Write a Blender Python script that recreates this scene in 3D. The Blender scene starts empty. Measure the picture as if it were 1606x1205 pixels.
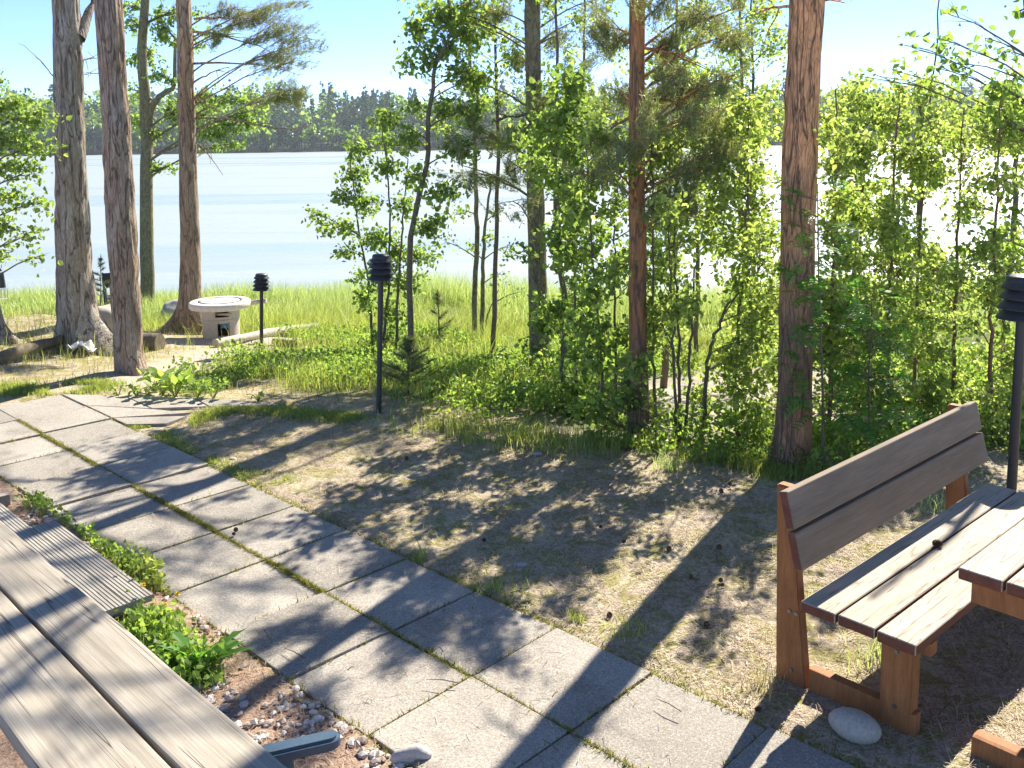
import bpy, bmesh, math, random
import numpy as np
from mathutils import Vector, Matrix
R = math.radians
rng = np.random.default_rng(7); random.seed(7)
S = bpy.context.scene; COL = S.collection

# ---------------------------------------------------------------- camera, sky, sun, exposure
F, PITCH, ROLL, CX, CY, EYE = 1476.0, 0.1309, -0.0135, 803.0, 410.5, 2.15
cd = bpy.data.cameras.new('camera'); cam = bpy.data.objects.new('camera', cd); COL.objects.link(cam)
cd.sensor_width = 36; cd.lens = 36*F/1606; cd.shift_y = -(602.5-CY)/1606; cd.clip_end = 6000; cd.clip_start = .05
_r = np.array([1, 0, 0.]); _f = np.array([0, math.cos(PITCH), -math.sin(PITCH)]); _d = np.array([0, -math.sin(PITCH), -math.cos(PITCH)])
_c, _s = math.cos(ROLL), math.sin(ROLL)
_R = _c*_r - _s*_d; _D = _s*_r + _c*_d
M = Matrix([[_R[i], -_D[i], -_f[i], 0] for i in range(3)] + [[0, 0, 0, 1]]); M.translation = Vector((0, 0, EYE))
cam.matrix_world = M; S.camera = cam
AZ, EL = R(31), R(41)                         # the sun stands ahead, to the right
SUN = np.array([math.sin(AZ)*math.cos(EL), math.cos(AZ)*math.cos(EL), math.sin(EL)])
w = bpy.data.worlds.new('World'); S.world = w; w.use_nodes = True
nt = w.node_tree; bg = nt.nodes['Background']; sky = nt.nodes.new('ShaderNodeTexSky')
sky.sky_type = 'NISHITA'; sky.sun_disc = False; sky.sun_elevation = EL; sky.sun_rotation = AZ
sky.air_density = .4; sky.dust_density = 0; sky.ozone_density = 5.0
nt.links.new(sky.outputs[0], bg.inputs[0]); bg.inputs[1].default_value = .105
ld = bpy.data.lights.new('sun', 'SUN'); ld.energy = 4.2; ld.angle = R(.53); ld.color = (1, .93, .80)
lo = bpy.data.objects.new('sun', ld); COL.objects.link(lo)
lo.rotation_euler = Vector(-SUN).to_track_quat('-Z', 'Y').to_euler(); lo.location = (20, 30, 40)
S.view_settings.view_transform = 'Standard'; S.view_settings.look = 'None'
S.view_settings.exposure = 1.6; S.view_settings.gamma = 1
S.cycles.max_bounces = 8; S.cycles.transmission_bounces = 6; S.cycles.diffuse_bounces = 4
S.cycles.use_denoising = True

# ---------------------------------------------------------------- noise, terrain, rays
def _hash(i, j, k, seed):
    h = (i.astype(np.int64)*374761393 + j.astype(np.int64)*668265263 + k.astype(np.int64)*2147483647 + seed*974634777) & 0xffffffff
    h = ((h ^ (h >> 13))*1274126177) & 0xffffffff
    return ((h ^ (h >> 16)) & 0xffff)/65535.0
def vn(P, seed=0):
    P = np.asarray(P, float); I = np.floor(P).astype(int); f = P-I; f = f*f*(3-2*f); o = 0
    for a in (0, 1):
        for b in (0, 1):
            for c in (0, 1):
                wt = (f[..., 0] if a else 1-f[..., 0])*(f[..., 1] if b else 1-f[..., 1])*(f[..., 2] if c else 1-f[..., 2])
                o = o + wt*_hash(I[..., 0]+a, I[..., 1]+b, I[..., 2]+c, seed)
    return o
def n2(x, y, sc, seed=0):
    return vn(np.stack([np.asarray(x)*sc, np.asarray(y)*sc, np.zeros_like(np.asarray(x, float))+.37], -1), seed)*2-1
def crest(x): return np.interp(x, [-20, -6, -3, -1, .3, .9, 1.8, 3, 6, 20], [9, 8.4, 7.9, 7.35, 6.6, 6.15, 5.75, 5.7, 6.2, 6.5])
def slope(s): return np.interp(s, [-5, 0, .8, 2, 4, 6.4, 8, 11.4, 14.5, 17, 25, 60, 340], [0, 0, -.05, -.2, -.42, -.86, -1.02, -1.3, -2.05, -2.5, -4, -6, -6])
A0 = R(-44.364); E1 = np.array([math.cos(A0), math.sin(A0)]); E2 = np.array([-math.sin(A0), math.cos(A0)])
SL = .5183; OR = np.array([-.5571, 3.8978])
def _flat(px, py):
    u = (px-CX)/F; v = (py-CY)/F; u, v = _c*u+_s*v, -_s*u+_c*v; d = u*_r + v*_d + _f; t = -EYE/d[2]; return (d[0]*t, d[1]*t)
BENDPTS = [[_flat(*p) for p in q] for q in ([(90, 626.5), (195, 624), (236, 643), (127, 640)], [(197, 624), (302, 626), (326, 640), (239, 643)], [(304, 626), (450, 636), (400, 641), (329, 640)], [(153, 641.5), (240, 644.5), (300, 650), (203, 658)], [(205, 660.5), (294, 655), (262, 667), (230, 672)])]
def grid(i, j): return OR + SL*(i*E1 + j*E2)
BEND = [np.array(q) for q in BENDPTS]
BEND[0][0] = grid(-10, 1.01); BEND[0][3] = grid(-9, 1.01); BEND[3][0] = grid(-8.99, 1.01); BEND[3][3] = grid(-8, 1.01); BEND[4][0] = grid(-7.98, 1.01); BEND[4][3] = grid(-7.5, 1.01)
def inpath(x, y, m=0.):
    X = np.asarray(x)-OR[0]; Y = np.asarray(y)-OR[1]; i = (X*E1[0]+Y*E1[1])/SL; j = (X*E2[0]+Y*E2[1])/SL
    o = ((i > -9-m) & (i < 7) & (j > -1-m) & (j < 1+m)) | ((i > -10.1-m) & (i < -9+m) & (j > -4) & (j < 1+m))
    for Q in BEND:
        c = Q.mean(0); k = np.ones(np.shape(x), bool)
        for a, b in zip(Q, np.roll(Q, -1, 0)):
            n = np.array([b[1]-a[1], a[0]-b[0]]); n = n/np.hypot(*n); n = n*np.sign((c-a)@n); k = k & ((np.asarray(x)-a[0])*n[0]+(np.asarray(y)-a[1])*n[1] > -m*.5)
        o = o | k
    return o
def H(x, y):
    x = np.asarray(x, float); y = np.asarray(y, float); s = y-crest(x)
    z = slope(s)
    k = np.clip((s+.2)/2, 0, 1)
    ip = inpath(x, y, .03); z = z + (1-ip)*(n2(x, y, .7, 1)*(.02+.07*k)*(1-np.clip((s-13)/3, 0, 1)) + n2(x, y, 2.3, 2)*(.012+.02*k) + n2(x, y, 8, 3)*(.005+.01*k))
    z = z + .30*np.exp(-(((x+5.9)/1.6)**2+((y-11.2)/1.2)**2))         # rise round the roots of the biggest pine
    return z - .012*ip
def ray(px, py):
    u = (px-CX)/F; v = (py-CY)/F; u, v = _c*u+_s*v, -_s*u+_c*v
    return u*_r + v*_d + _f
def hit(px, py):
    d = ray(px, py); t = 1.0
    while t < 60:
        p = d*t; 
        if EYE+p[2] < H(p[0], p[1]): return np.array([p[0], p[1], float(H(p[0], p[1]))])
        t += .02
    p = d*((-2.2-EYE)/d[2]); return np.array([p[0], p[1], -2.2])
def atY(px, py, Y):
    d = ray(px, py); t = Y/d[1]; return np.array([d[0]*t, Y, EYE+d[2]*t])
def atZ(px, py, z=0.):
    d = ray(px, py); t = (z-EYE)/d[2]; return np.array([d[0]*t, d[1]*t, z])

# ---------------------------------------------------------------- mesh building
class G:
    def __init__(s): s.V = []; s.F = []; s.n = 0; s.S = []
    def add(s, V, Fs, smooth=False):
        V = np.asarray(V, float).reshape(-1, 3); 
        many = isinstance(Fs, list) and isinstance(Fs[0], np.ndarray) and Fs[0].ndim == 2
        for f in (Fs if many else [Fs]):
            f = np.asarray(f, int); s.F.append(f+s.n); s.S.append(np.full(len(f), smooth))
        s.V.append(V); s.n += len(V); return s
    def mesh(s, name):
        me = bpy.data.meshes.new(name); V = np.concatenate(s.V)
        me.vertices.add(len(V)); me.vertices.foreach_set('co', V.astype(np.float32).ravel())
        L = np.concatenate([f.ravel() for f in s.F]); tot = np.concatenate([np.full(len(f), f.shape[1]) for f in s.F])
        st = np.concatenate([[0], np.cumsum(tot)[:-1]])
        me.loops.add(len(L)); me.loops.foreach_set('vertex_index', L.astype(np.int32))
        me.polygons.add(len(tot)); me.polygons.foreach_set('loop_start', st.astype(np.int32)); me.polygons.foreach_set('loop_total', tot.astype(np.int32))
        me.polygons.foreach_set('use_smooth', np.concatenate(s.S)); me.update(calc_edges=True); return me
def link(name, me, mat, parent=None, loc=None):
    o = bpy.data.objects.new(name, me); COL.objects.link(o)
    if mat: me.materials.append(mat)
    if parent: o.parent = parent
    if loc is not None: o.location = loc
    return o
def obj(name, g, mat, parent=None, loc=None):
    return link(name, g.mesh(name) if isinstance(g, G) else g, mat, parent, loc)
def tag(o, label=None, cat=None, group=None, kind=None):
    for k, v in (('label', label), ('category', cat), ('group', group), ('kind', kind)):
        if v: o[k] = v
    return o
def thing(name, loc, label, cat, group=None, rz=0):
    o = bpy.data.objects.new(name, None); COL.objects.link(o); o.location = loc; o.rotation_euler = (0, 0, rz); o.empty_display_size = .1
    return tag(o, label, cat, group)
def dup(root, loc, rz=0, sc=None, label=None):
    c = root.copy(); COL.objects.link(c); c.location = loc; c.rotation_euler = (0, 0, rz)
    if sc: c.scale = (sc,)*3
    if label: c['label'] = label
    for ch in root.children:
        d = ch.copy(); COL.objects.link(d); d.parent = c
        for g in ch.children:
            e = g.copy(); COL.objects.link(e); e.parent = d
    return c
def norm(a): return a/np.maximum(np.linalg.norm(a, axis=-1, keepdims=True), 1e-9)
def tube(g, P, rad, n=8, cap=True, disp=None):
    P = np.asarray(P, float); m = len(P); rad = np.broadcast_to(rad, (m,))
    T = norm(np.gradient(P, axis=0)); up = np.array([0, 1, 0.]) if abs(T[0, 2]) > .6 else np.array([0, 0, 1.])
    A = norm(np.cross(T, up)); B = np.cross(A, T); th = np.arange(n)*2*math.pi/n
    D = A[:, None]*np.cos(th)[None, :, None] + B[:, None]*np.sin(th)[None, :, None]
    V = P[:, None] + D*rad[:, None, None]
    if disp is not None: V = V + D*disp(V, rad)[..., None]
    i = np.arange(m-1)[:, None]*n; j = np.arange(n)[None]; k = (j+1) % n
    Fq = np.stack([i+j, i+k, i+n+k, i+n+j], -1).reshape(-1, 4)
    g.add(V.reshape(-1, 3), Fq, True)
    if cap:
        g.add(V[-1], np.arange(n)[None]); g.add(V[0], np.arange(n)[::-1][None])
    return g
def lathe(g, prof, n=32, c=(0, 0, 0), smooth=True):
    th = np.arange(n)*2*math.pi/n; pr = np.asarray(prof, float); m = len(pr)
    V = np.stack([pr[:, 0, None]*np.cos(th), pr[:, 0, None]*np.sin(th), np.broadcast_to(pr[:, 1, None], (m, n))], -1)+np.array(c)
    i = np.arange(m-1)[:, None]*n; j = np.arange(n)[None]; k = (j+1) % n
    g.add(V.reshape(-1, 3), np.stack([i+j, i+k, i+n+k, i+n+j], -1).reshape(-1, 4), smooth); return g
def plank(L, W, T, bev=.004, mat=None, seg=2, end=0):
    """a bevelled board: x along its length 0..L, y across 0..W, z from 0 down to -T"""
    bm = bmesh.new(); bmesh.ops.create_cube(bm, size=1)
    for v in bm.verts: v.co = Vector(((v.co.x+.5)*L, (v.co.y+.5)*W, (v.co.z-.5)*T))
    bmesh.ops.bevel(bm, geom=bm.edges[:], offset=bev, segments=seg, affect='EDGES', profile=.6)
    if mat is not None: bm.transform(mat)
    return bm
def bmobj(name, bms, mat, parent=None):
    me = bpy.data.meshes.new(name); out = bmesh.new()
    for b in (bms if isinstance(bms, list) else [bms]):
        t = bpy.data.meshes.new('t'); b.to_mesh(t); out.from_mesh(t); bpy.data.meshes.remove(t)
    out.to_mesh(me); out.free()
    return link(name, me, mat, parent)
def leaves(g, P, L, down=.4, fold=.18, wide=.36):
    n = len(P); 
    if n == 0: return
    L = np.broadcast_to(L, (n,))[:, None]
    d = norm(rng.normal(size=(n, 3)) + np.array([0, 0, -down*1.6])); sd = norm(np.cross(d, rng.normal(size=(n, 3)))); nn = np.cross(d, sd)
    a = P; b = P+d*L*.30+sd*L*wide+nn*L*fold; c = P+d*L*.68+sd*L*wide*.72+nn*L*fold*.8; e = P+d*L
    c2 = P+d*L*.68-sd*L*wide*.72+nn*L*fold*.8; b2 = P+d*L*.30-sd*L*wide+nn*L*fold
    V = np.stack([a, b, c, e, c2, b2], 1).reshape(-1, 3); i = np.arange(n)[:, None]*6
    g.add(V, [i+np.array([0, 1, 2, 3]), i+np.array([0, 3, 4, 5])])
def blades(g, P, h, wd, lean=.35, bias=(0, 0), azi=None):
    n = len(P); h = np.broadcast_to(h, (n,)); wd = np.broadcast_to(wd, (n,))
    th = rng.uniform(0, 2*math.pi, n); l = rng.uniform(.05, 1, n)*lean*h
    D = np.stack([np.cos(th)*l+bias[0]*h, np.sin(th)*l+bias[1]*h, np.zeros(n)], -1)
    ph = rng.uniform(0, math.pi, n); W = np.stack([np.cos(ph), np.sin(ph), np.zeros(n)], -1)*wd[:, None]*.5
    Z = np.array([0, 0, 1.])*h[:, None]
    m = P+D*.3+Z*.55; t = P+D+Z*np.sqrt(np.clip(1-(l/h)**2*.6, .2, 1))[:, None]
    V = np.stack([P-W, P+W, m+W*.8, m-W*.8, t], 1).reshape(-1, 3); i = np.arange(n)[:, None]*5
    g.add(V, [i+np.array([0, 1, 2, 3]), i+np.array([3, 2, 4])])
def needles(g, P, D, L, k=16, wd=.0022, spread=.9):
    """tufts of pine needles: k needles round each shoot tip P that points along D"""
    n = len(P); P = np.repeat(P, k, 0); D = np.repeat(D, k, 0); N = n*k
    L = np.broadcast_to(L, (n,)).repeat(k)[:, None]*rng.uniform(.7, 1.1, (N, 1))
    d = norm(D + rng.normal(size=(N, 3))*spread); b = P - D*rng.uniform(0, .09, (N, 1)); s = norm(np.cross(d, rng.normal(size=(N, 3))))*wd
    V = np.stack([b-s, b+s, b+d*L], 1).reshape(-1, 3); i = np.arange(N)[:, None]*3
    g.add(V, i+np.array([0, 1, 2]))

# ---------------------------------------------------------------- materials
def mat(name, rough=.8, spec=.3):
    m = bpy.data.materials.new(name); m.use_nodes = True; b = m.node_tree.nodes['Principled BSDF']
    b.inputs['Roughness'].default_value = rough; b.inputs['Specular IOR Level'].default_value = spec; return m, m.node_tree, b
def nd(nt, t, **k):
    x = nt.nodes.new(t)
    for a, v in k.items():
        if a in x.inputs.keys() if hasattr(x.inputs, 'keys') else False: x.inputs[a].default_value = v
        else: setattr(x, a, v)
    return x
def coords(nt, scale=(1, 1, 1)):
    t = nt.nodes.new('ShaderNodeTexCoord'); m = nt.nodes.new('ShaderNodeMapping'); m.inputs['Scale'].default_value = scale
    nt.links.new(t.outputs['Object'], m.inputs['Vector']); return m.outputs[0]
def noise(nt, vec, sc, det=4, rough=.6, dist=0):
    n = nt.nodes.new('ShaderNodeTexNoise'); n.inputs['Scale'].default_value = sc; n.inputs['Detail'].default_value = det
    n.inputs['Roughness'].default_value = rough; n.inputs['Distortion'].default_value = dist; nt.links.new(vec, n.inputs['Vector']); return n.outputs['Fac']
def ramp(nt, fac, stops):
    r = nt.nodes.new('ShaderNodeValToRGB'); e = r.color_ramp.elements
    while len(e) < len(stops): e.new(.5)
    for q, (p, c) in zip(e, stops): q.position = p; q.color = (*c, 1) if len(c) == 3 else c
    nt.links.new(fac, r.inputs[0]); return r.outputs['Color']
def mix(nt, fac, a, b, mode='MIX'):
    m = nt.nodes.new('ShaderNodeMix'); m.data_type = 'RGBA'; m.blend_type = mode
    for v, i in ((fac, 0), (a, 6), (b, 7)):
        if hasattr(v, 'links'): nt.links.new(v, m.inputs[i])
        else: m.inputs[i].default_value = (*v, 1) if isinstance(v, tuple) and len(v) == 3 else v
    return m.outputs[2]
def bump(nt, b, h, st=.5, dist=.01):
    x = nt.nodes.new('ShaderNodeBump'); x.inputs['Strength'].default_value = st; x.inputs['Distance'].default_value = dist
    nt.links.new(h, x.inputs['Height']); nt.links.new(x.outputs[0], b.inputs['Normal'])
K = lambda v: (v, v, v)

def leafmat(name, c1, c2, trans=.5, tcol=None, rough=.45):
    m, nt, b = mat(name, rough, .35)
    gi = nt.nodes.new('ShaderNodeNewGeometry'); col = ramp(nt, gi.outputs['Random Per Island'], [(0, c1), (1, c2)])
    nt.links.new(col, b.inputs['Base Color'])
    t = nt.nodes.new('ShaderNodeBsdfTranslucent'); tc = mix(nt, 1.0, col, tcol or (2.3, 2.4, 1.4), 'MULTIPLY'); nt.links.new(tc, t.inputs[0])
    ms = nt.nodes.new('ShaderNodeMixShader'); ms.inputs[0].default_value = trans
    nt.links.new(b.outputs[0], ms.inputs[1]); nt.links.new(t.outputs[0], ms.inputs[2]); nt.links.new(ms.outputs[0], nt.nodes['Material Output'].inputs[0]); return m
def barkmat(name, lo_c, hi_c, z0, z1, crack=(.11, .075, .055), sc=16, stretch=.2, gray=(.30, .26, .22), depth=.014):
    m, nt, b = mat(name, .9, .15); v = coords(nt, (1, 1, stretch)); v1 = coords(nt)
    nz = noise(nt, v, 7, 4, .6)
    vv = coords(nt, (1, 1, stretch*.75))
    def ridge(q, w0):
        n = noise(nt, vv, q, 3, .55, .6); mm = nt.nodes.new('ShaderNodeMath'); mm.operation = 'SUBTRACT'; nt.links.new(n, mm.inputs[0]); mm.inputs[1].default_value = .5
        ab = nt.nodes.new('ShaderNodeMath'); ab.operation = 'ABSOLUTE'; nt.links.new(mm.outputs[0], ab.inputs[0]); return ramp(nt, ab.outputs[0], [(0, K(0)), (w0, K(.6)), (w0*2.6, K(1))])
    vo = nt.nodes.new('ShaderNodeTexVoronoi'); vo.feature = 'DISTANCE_TO_EDGE'; vo.inputs['Scale'].default_value = sc*1.5; wp = nt.nodes.new('ShaderNodeTexNoise'); wp.inputs['Scale'].default_value = 14; nt.links.new(v, wp.inputs['Vector'])
    wa = nt.nodes.new('ShaderNodeVectorMath'); wa.operation = 'SCALE'; wa.inputs['Scale'].default_value = .14; nt.links.new(wp.outputs['Color'], wa.inputs[0]); wb = nt.nodes.new('ShaderNodeVectorMath'); nt.links.new(v, wb.inputs[0]); nt.links.new(wa.outputs[0], wb.inputs[1]); nt.links.new(wb.outputs[0], vo.inputs['Vector'])
    vr = ramp(nt, vo.outputs['Distance'], [(0, K(.15)), (.07, K(.8)), (.2, K(1))])
    cr = mix(nt, .5, vr, (1, 1, 1)); cr = mix(nt, 1.0, cr, ridge(sc*.55, .018), 'MULTIPLY')
    sep = nt.nodes.new('ShaderNodeSeparateXYZ'); nt.links.new(v1, sep.inputs[0])
    mr = nt.nodes.new('ShaderNodeMapRange'); mr.inputs['From Min'].default_value = z0; mr.inputs['From Max'].default_value = z1; nt.links.new(sep.outputs[2], mr.inputs[0])
    base = mix(nt, mr.outputs[0], lo_c, hi_c)
    fine = noise(nt, v, 60, 5, .7); base = mix(nt, ramp(nt, nz, [(.35, K(0)), (.7, K(1))]), base, gray)
    base = mix(nt, 1.0, base, ramp(nt, fine, [(.25, K(.55)), (.75, K(1.35))]), 'MULTIPLY')
    nt.links.new(mix(nt, cr, crack, base), b.inputs['Base Color'])
    h = mix(nt, .35, cr, ramp(nt, fine, [(0, K(0)), (1, K(1))])); bump(nt, b, h, 1.0, depth); return m
def woodmat(name, c1, c2, dark, grain=(1.2, 22, 22), crack=True, rough=.7, crk=.62, bs=.6):
    m, nt, b = mat(name, rough, .3); v = coords(nt, grain)
    a = noise(nt, v, 2.2, 6, .62, .35); f = noise(nt, coords(nt, (grain[0]*2, grain[1]*6, grain[2]*6)), 2, 4, .7)
    big = noise(nt, coords(nt, (1, 3, 3)), 2.4, 3, .5)
    col = mix(nt, ramp(nt, a, [(.3, K(0)), (.7, K(1))]), c1, c2)
    col = mix(nt, 1.0, col, ramp(nt, f, [(.2, K(.68)), (.8, K(1.2))]), 'MULTIPLY')
    col = mix(nt, 1.0, col, ramp(nt, big, [(.3, K(.86)), (.7, K(1.1))]), 'MULTIPLY')
    h = f
    if crack:
        # long drying cracks, and the odd knot
        w1 = noise(nt, coords(nt, (grain[0]*.35, grain[1]*.9, grain[2]*.9)), 1.7, 2, .35, .15)
        mm = nt.nodes.new('ShaderNodeMath'); mm.operation = 'PINGPONG'; mm.inputs[1].default_value = .05; nt.links.new(w1, mm.inputs[0])
        ck = ramp(nt, mm.outputs[0], [(0, K(.1)), (.0035, K(.4)), (.008, K(1))])
        gate = ramp(nt, noise(nt, coords(nt, (1.3, 9, 9)), 1.6, 2, .5), [(crk-.06, K(1)), (crk, K(0))])
        ck = mix(nt, 1.0, ck, gate, 'LIGHTEN'); col = mix(nt, ck, dark, col); h = mix(nt, .6, f, ck)
    nt.links.new(col, b.inputs['Base Color']); bump(nt, b, h, bs, .004); return m
def simple(name, c, rough=.6, spec=.4, nsc=30, var=.25, bs=.2, metal=0, bd=.003):
    m, nt, b = mat(name, rough, spec); n = noise(nt, coords(nt), nsc, 5, .65)
    nt.links.new(mix(nt, 1.0, c, ramp(nt, n, [(.25, K(1-var)), (.75, K(1+var))]), 'MULTIPLY'), b.inputs['Base Color'])
    b.inputs['Metallic'].default_value = metal; bump(nt, b, n, bs, bd); return m

MT = {}
MT['birch'] = leafmat('birch_leaf', (.10, .14, .035), (.34, .40, .13), .52)
MT['alder'] = leafmat('alder_leaf', (.08, .13, .035), (.25, .32, .09), .5)
MT['fresh'] = leafmat('fresh_leaf', (.10, .16, .03), (.24, .32, .08), .5)
MT['rowan'] = leafmat('rowan_leaf', (.06, .15, .03), (.12, .26, .05), .45, (2.6, 2.6, 1.2))
MT['needle'] = leafmat('pine_needle', (.11, .14, .06), (.28, .33, .15), .35, (2.0, 1.8, 1.0))
MT['grass'] = leafmat('grass_blade', (.12, .18, .04), (.34, .40, .13), .45, (2.2, 2.0, 1.1))
MT['reed'] = leafmat('reed_blade', (.20, .29, .10), (.45, .52, .24), .4, (2.0, 1.9, 1.2))
MT['dry'] = leafmat('dry_grass', (.28, .25, .12), (.52, .46, .24), .3, (1.4, 1.3, 1.0))
MT['litter'] = leafmat('needle_litter', (.14, .08, .045), (.78, .66, .48), .1, (1, 1, 1), .7)
MT['moss'] = leafmat('moss', (.10, .12, .02), (.34, .32, .07), .3, (1.8, 1.7, 1.0))
MT['far'] = leafmat('far_leaf', (.08, .14, .035), (.28, .40, .11), .5, (2.2, 2.2, 1.2), .7)
MT['fardark'] = leafmat('far_needle', (.035, .075, .04), (.10, .16, .075), .15, (1.5, 1.5, 1.2), .8)
MT['bark_brown'] = barkmat('pine_bark_brown', (.34, .22, .14), (.38, .25, .16), 1, 6, gray=(.46, .39, .32), sc=21)
MT['bark_gray'] = barkmat('pine_bark_grey', (.33, .26, .19), (.36, .28, .20), 1, 6, gray=(.46, .42, .36), sc=19)
MT['bark_t7'] = barkmat('pine_bark_orange', (.16, .12, .085), (.90, .44, .21), .9, 2.2, gray=(.58, .31, .16), sc=21)
MT['bark_t4'] = barkmat('pine_bark_thin', (.30, .21, .14), (.60, .34, .17), 2.6, 4.2, gray=(.44, .34, .25), sc=20)
MT['bark_red'] = barkmat('pine_bark_red', (.20, .125, .08), (.55, .22, .08), .5, 1.3, gray=(.36, .20, .10), sc=20, depth=.008)
MT['bark_moss'] = barkmat('alder_bark', (.26, .22, .13), (.26, .21, .12), 1, 3, gray=(.32, .29, .17), sc=26, stretch=.5, depth=.006)
MT['bark_dark'] = simple('young_bark', (.16, .13, .09), .85, .2, 50, .5, .5)
MT['bark_birch'] = simple('birch_bark', (.20, .10, .07), .7, .3, 40, .5, .3)
MT['limb'] = simple('limb_bark', (.17, .12, .09), .9, .1, 40, .5, .5)

# ground: pine litter over dirt, with moss and worn sand; 'zone' says where the turf is green
def groundmat():
    m, nt, b = mat('forest_floor', .95, .1); v = coords(nt)
    a = noise(nt, v, 2.6, 5, .65, .4); f = noise(nt, v, 38, 6, .75, .6); g = noise(nt, v, 120, 4, .8); pp = noise(nt, v, 6, 5, .7, 1)
    dirt = ramp(nt, f, [(.25, (.24, .17, .12)), (.5, (.50, .40, .31)), (.75, (.74, .65, .54))])
    straw = ramp(nt, f, [(.25, (.26, .21, .13)), (.5, (.54, .46, .31)), (.75, (.76, .69, .50))])
    moss = ramp(nt, f, [(.25, (.13, .12, .03)), (.55, (.34, .31, .09)), (.8, (.50, .46, .20))])
    col = mix(nt, ramp(nt, a, [(.42, K(0)), (.56, K(1))]), dirt, straw)
    col = mix(nt, ramp(nt, pp, [(.46, K(0)), (.58, K(.85))]), col, moss)
    at = nt.nodes.new('ShaderNodeAttribute'); at.attribute_name = 'zone'; sp = nt.nodes.new('ShaderNodeSeparateColor'); nt.links.new(at.outputs['Color'], sp.inputs[0])
    green = ramp(nt, f, [(.25, (.05, .07, .02)), (.5, (.13, .16, .05)), (.75, (.30, .29, .12))])
    sand = ramp(nt, f, [(.25, (.34, .28, .22)), (.6, (.56, .49, .40)), (.8, (.66, .58, .48))])
    col = mix(nt, sp.outputs[2], col, ramp(nt, f, [(.25, (.20, .12, .08)), (.5, (.42, .29, .21)), (.75, (.66, .54, .44))])); col = mix(nt, sp.outputs[0], col, green); col = mix(nt, sp.outputs[1], col, sand)
    col = mix(nt, 1.0, col, ramp(nt, g, [(.3, K(.6)), (.7, K(1.25))]), 'MULTIPLY')
    nt.links.new(col, b.inputs['Base Color']); bump(nt, b, mix(nt, .5, f, g), .9, .02); return m
MT['ground'] = groundmat()
def slabmat():
    m, nt, b = mat('concrete_slab', .85, .25); v = coords(nt)
    a = noise(nt, v, 1.6, 5, .6); f = noise(nt, v, 90, 3, .7); s = nt.nodes.new('ShaderNodeTexVoronoi'); s.inputs['Scale'].default_value = 260; nt.links.new(v, s.inputs['Vector'])
    gi = nt.nodes.new('ShaderNodeNewGeometry')
    col = mix(nt, ramp(nt, a, [(.3, K(0)), (.7, K(1))]), (.285, .255, .215), (.385, .35, .30))
    col = mix(nt, 1.0, col, ramp(nt, gi.outputs['Random Per Island'], [(0, K(.80)), (1, K(1.16))]), 'MULTIPLY')
    st = noise(nt, v, 3.4, 5, .7, .8); col = mix(nt, ramp(nt, st, [(.52, K(0)), (.66, K(.55))]), col, (.20, .175, .14))
    li = noise(nt, v, 11, 4, .7, .5); col = mix(nt, ramp(nt, li, [(.60, K(0)), (.68, K(.35))]), col, (.42, .41, .30))
    col = mix(nt, 1.0, col, ramp(nt, f, [(.3, K(.7)), (.7, K(1.25))]), 'MULTIPLY')
    sc = nt.nodes.new('ShaderNodeSeparateColor'); nt.links.new(s.outputs['Color'], sc.inputs[0])
    col = mix(nt, ramp(nt, sc.outputs[0], [(.9, K(0)), (.93, K(.45))]), col, (.10, .08, .07))
    col = mix(nt, ramp(nt, sc.outputs[1], [(.9, K(0)), (.93, K(.5))]), col, (.62, .57, .52))
    nt.links.new(col, b.inputs['Base Color']); bump(nt, b, mix(nt, .4, f, s.outputs['Distance']), .6, .004); return m
MT['slab'] = slabmat()
def watermat():
    m, nt, b = mat('lake_water', .12, .5); b.inputs['Base Color'].default_value = (.31, .36, .36, 1); b.inputs['IOR'].default_value = 1.33; b.inputs['Specular IOR Level'].default_value = 1.0  # sky glare and sun glitter on the lake are put into this pale base colour
    v = coords(nt, (.6, 1, 1)); a = noise(nt, v, .35, 3, .5); c = noise(nt, v, 2.2, 4, .65); big = noise(nt, coords(nt, (.010, .085, 1)), 1, 4, .6, .4)
    g = ramp(nt, big, [(.35, K(.12)), (.6, K(1))])
    h = mix(nt, 1.0, mix(nt, .5, a, c), g, 'MULTIPLY'); bump(nt, b, h, 1, .10)
    nt.links.new(ramp(nt, big, [(.36, K(.26)), (.50, K(.5))]), b.inputs['Roughness']); return m
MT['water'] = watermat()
MT['grey_wood'] = woodmat('weathered_wood', (.29, .25, .195), (.46, .41, .335), (.04, .03, .025), (.9, 16, 16), crk=.60)
MT['bench_top'] = woodmat('bench_board', (.38, .32, .24), (.50, .43, .33), (.16, .11, .07), (1.5, 14, 14), crk=.36, bs=.35)
MT['bench_back'] = woodmat('bench_back_board', (.19, .14, .095), (.25, .19, .135), (.05, .04, .03), (1.5, 12, 12), crack=False, bs=.25)
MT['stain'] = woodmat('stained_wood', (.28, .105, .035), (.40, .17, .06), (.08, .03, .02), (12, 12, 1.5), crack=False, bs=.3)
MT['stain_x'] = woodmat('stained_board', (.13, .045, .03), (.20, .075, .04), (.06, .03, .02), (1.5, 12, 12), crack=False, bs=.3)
MT['lamp'] = simple('black_metal', (.035, .033, .035), .45, .5, 60, .3, .15)
MT['stone'] = simple('beach_stone', (.42, .38, .32), .75, .3, 90, .25, .3)
MT['quartz'] = simple('white_stone', (.42, .39, .36), .7, .4, 60, .25, .5)
MT['concrete'] = simple('grill_concrete', (.50, .45, .37), .9, .2, 35, .22, .6)
MT['concrete_top'] = simple('grill_top_concrete', (.66, .60, .52), .9, .2, 30, .18, .5)
MT['soot'] = simple('soot', (.02, .018, .016), .9, .1)
MT['log'] = simple('dry_log', (.46, .41, .34), .85, .2, 25, .4, .8)
MT['oldlog'] = simple('old_log', (.16, .13, .09), .9, .2, 25, .5, .8)
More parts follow.
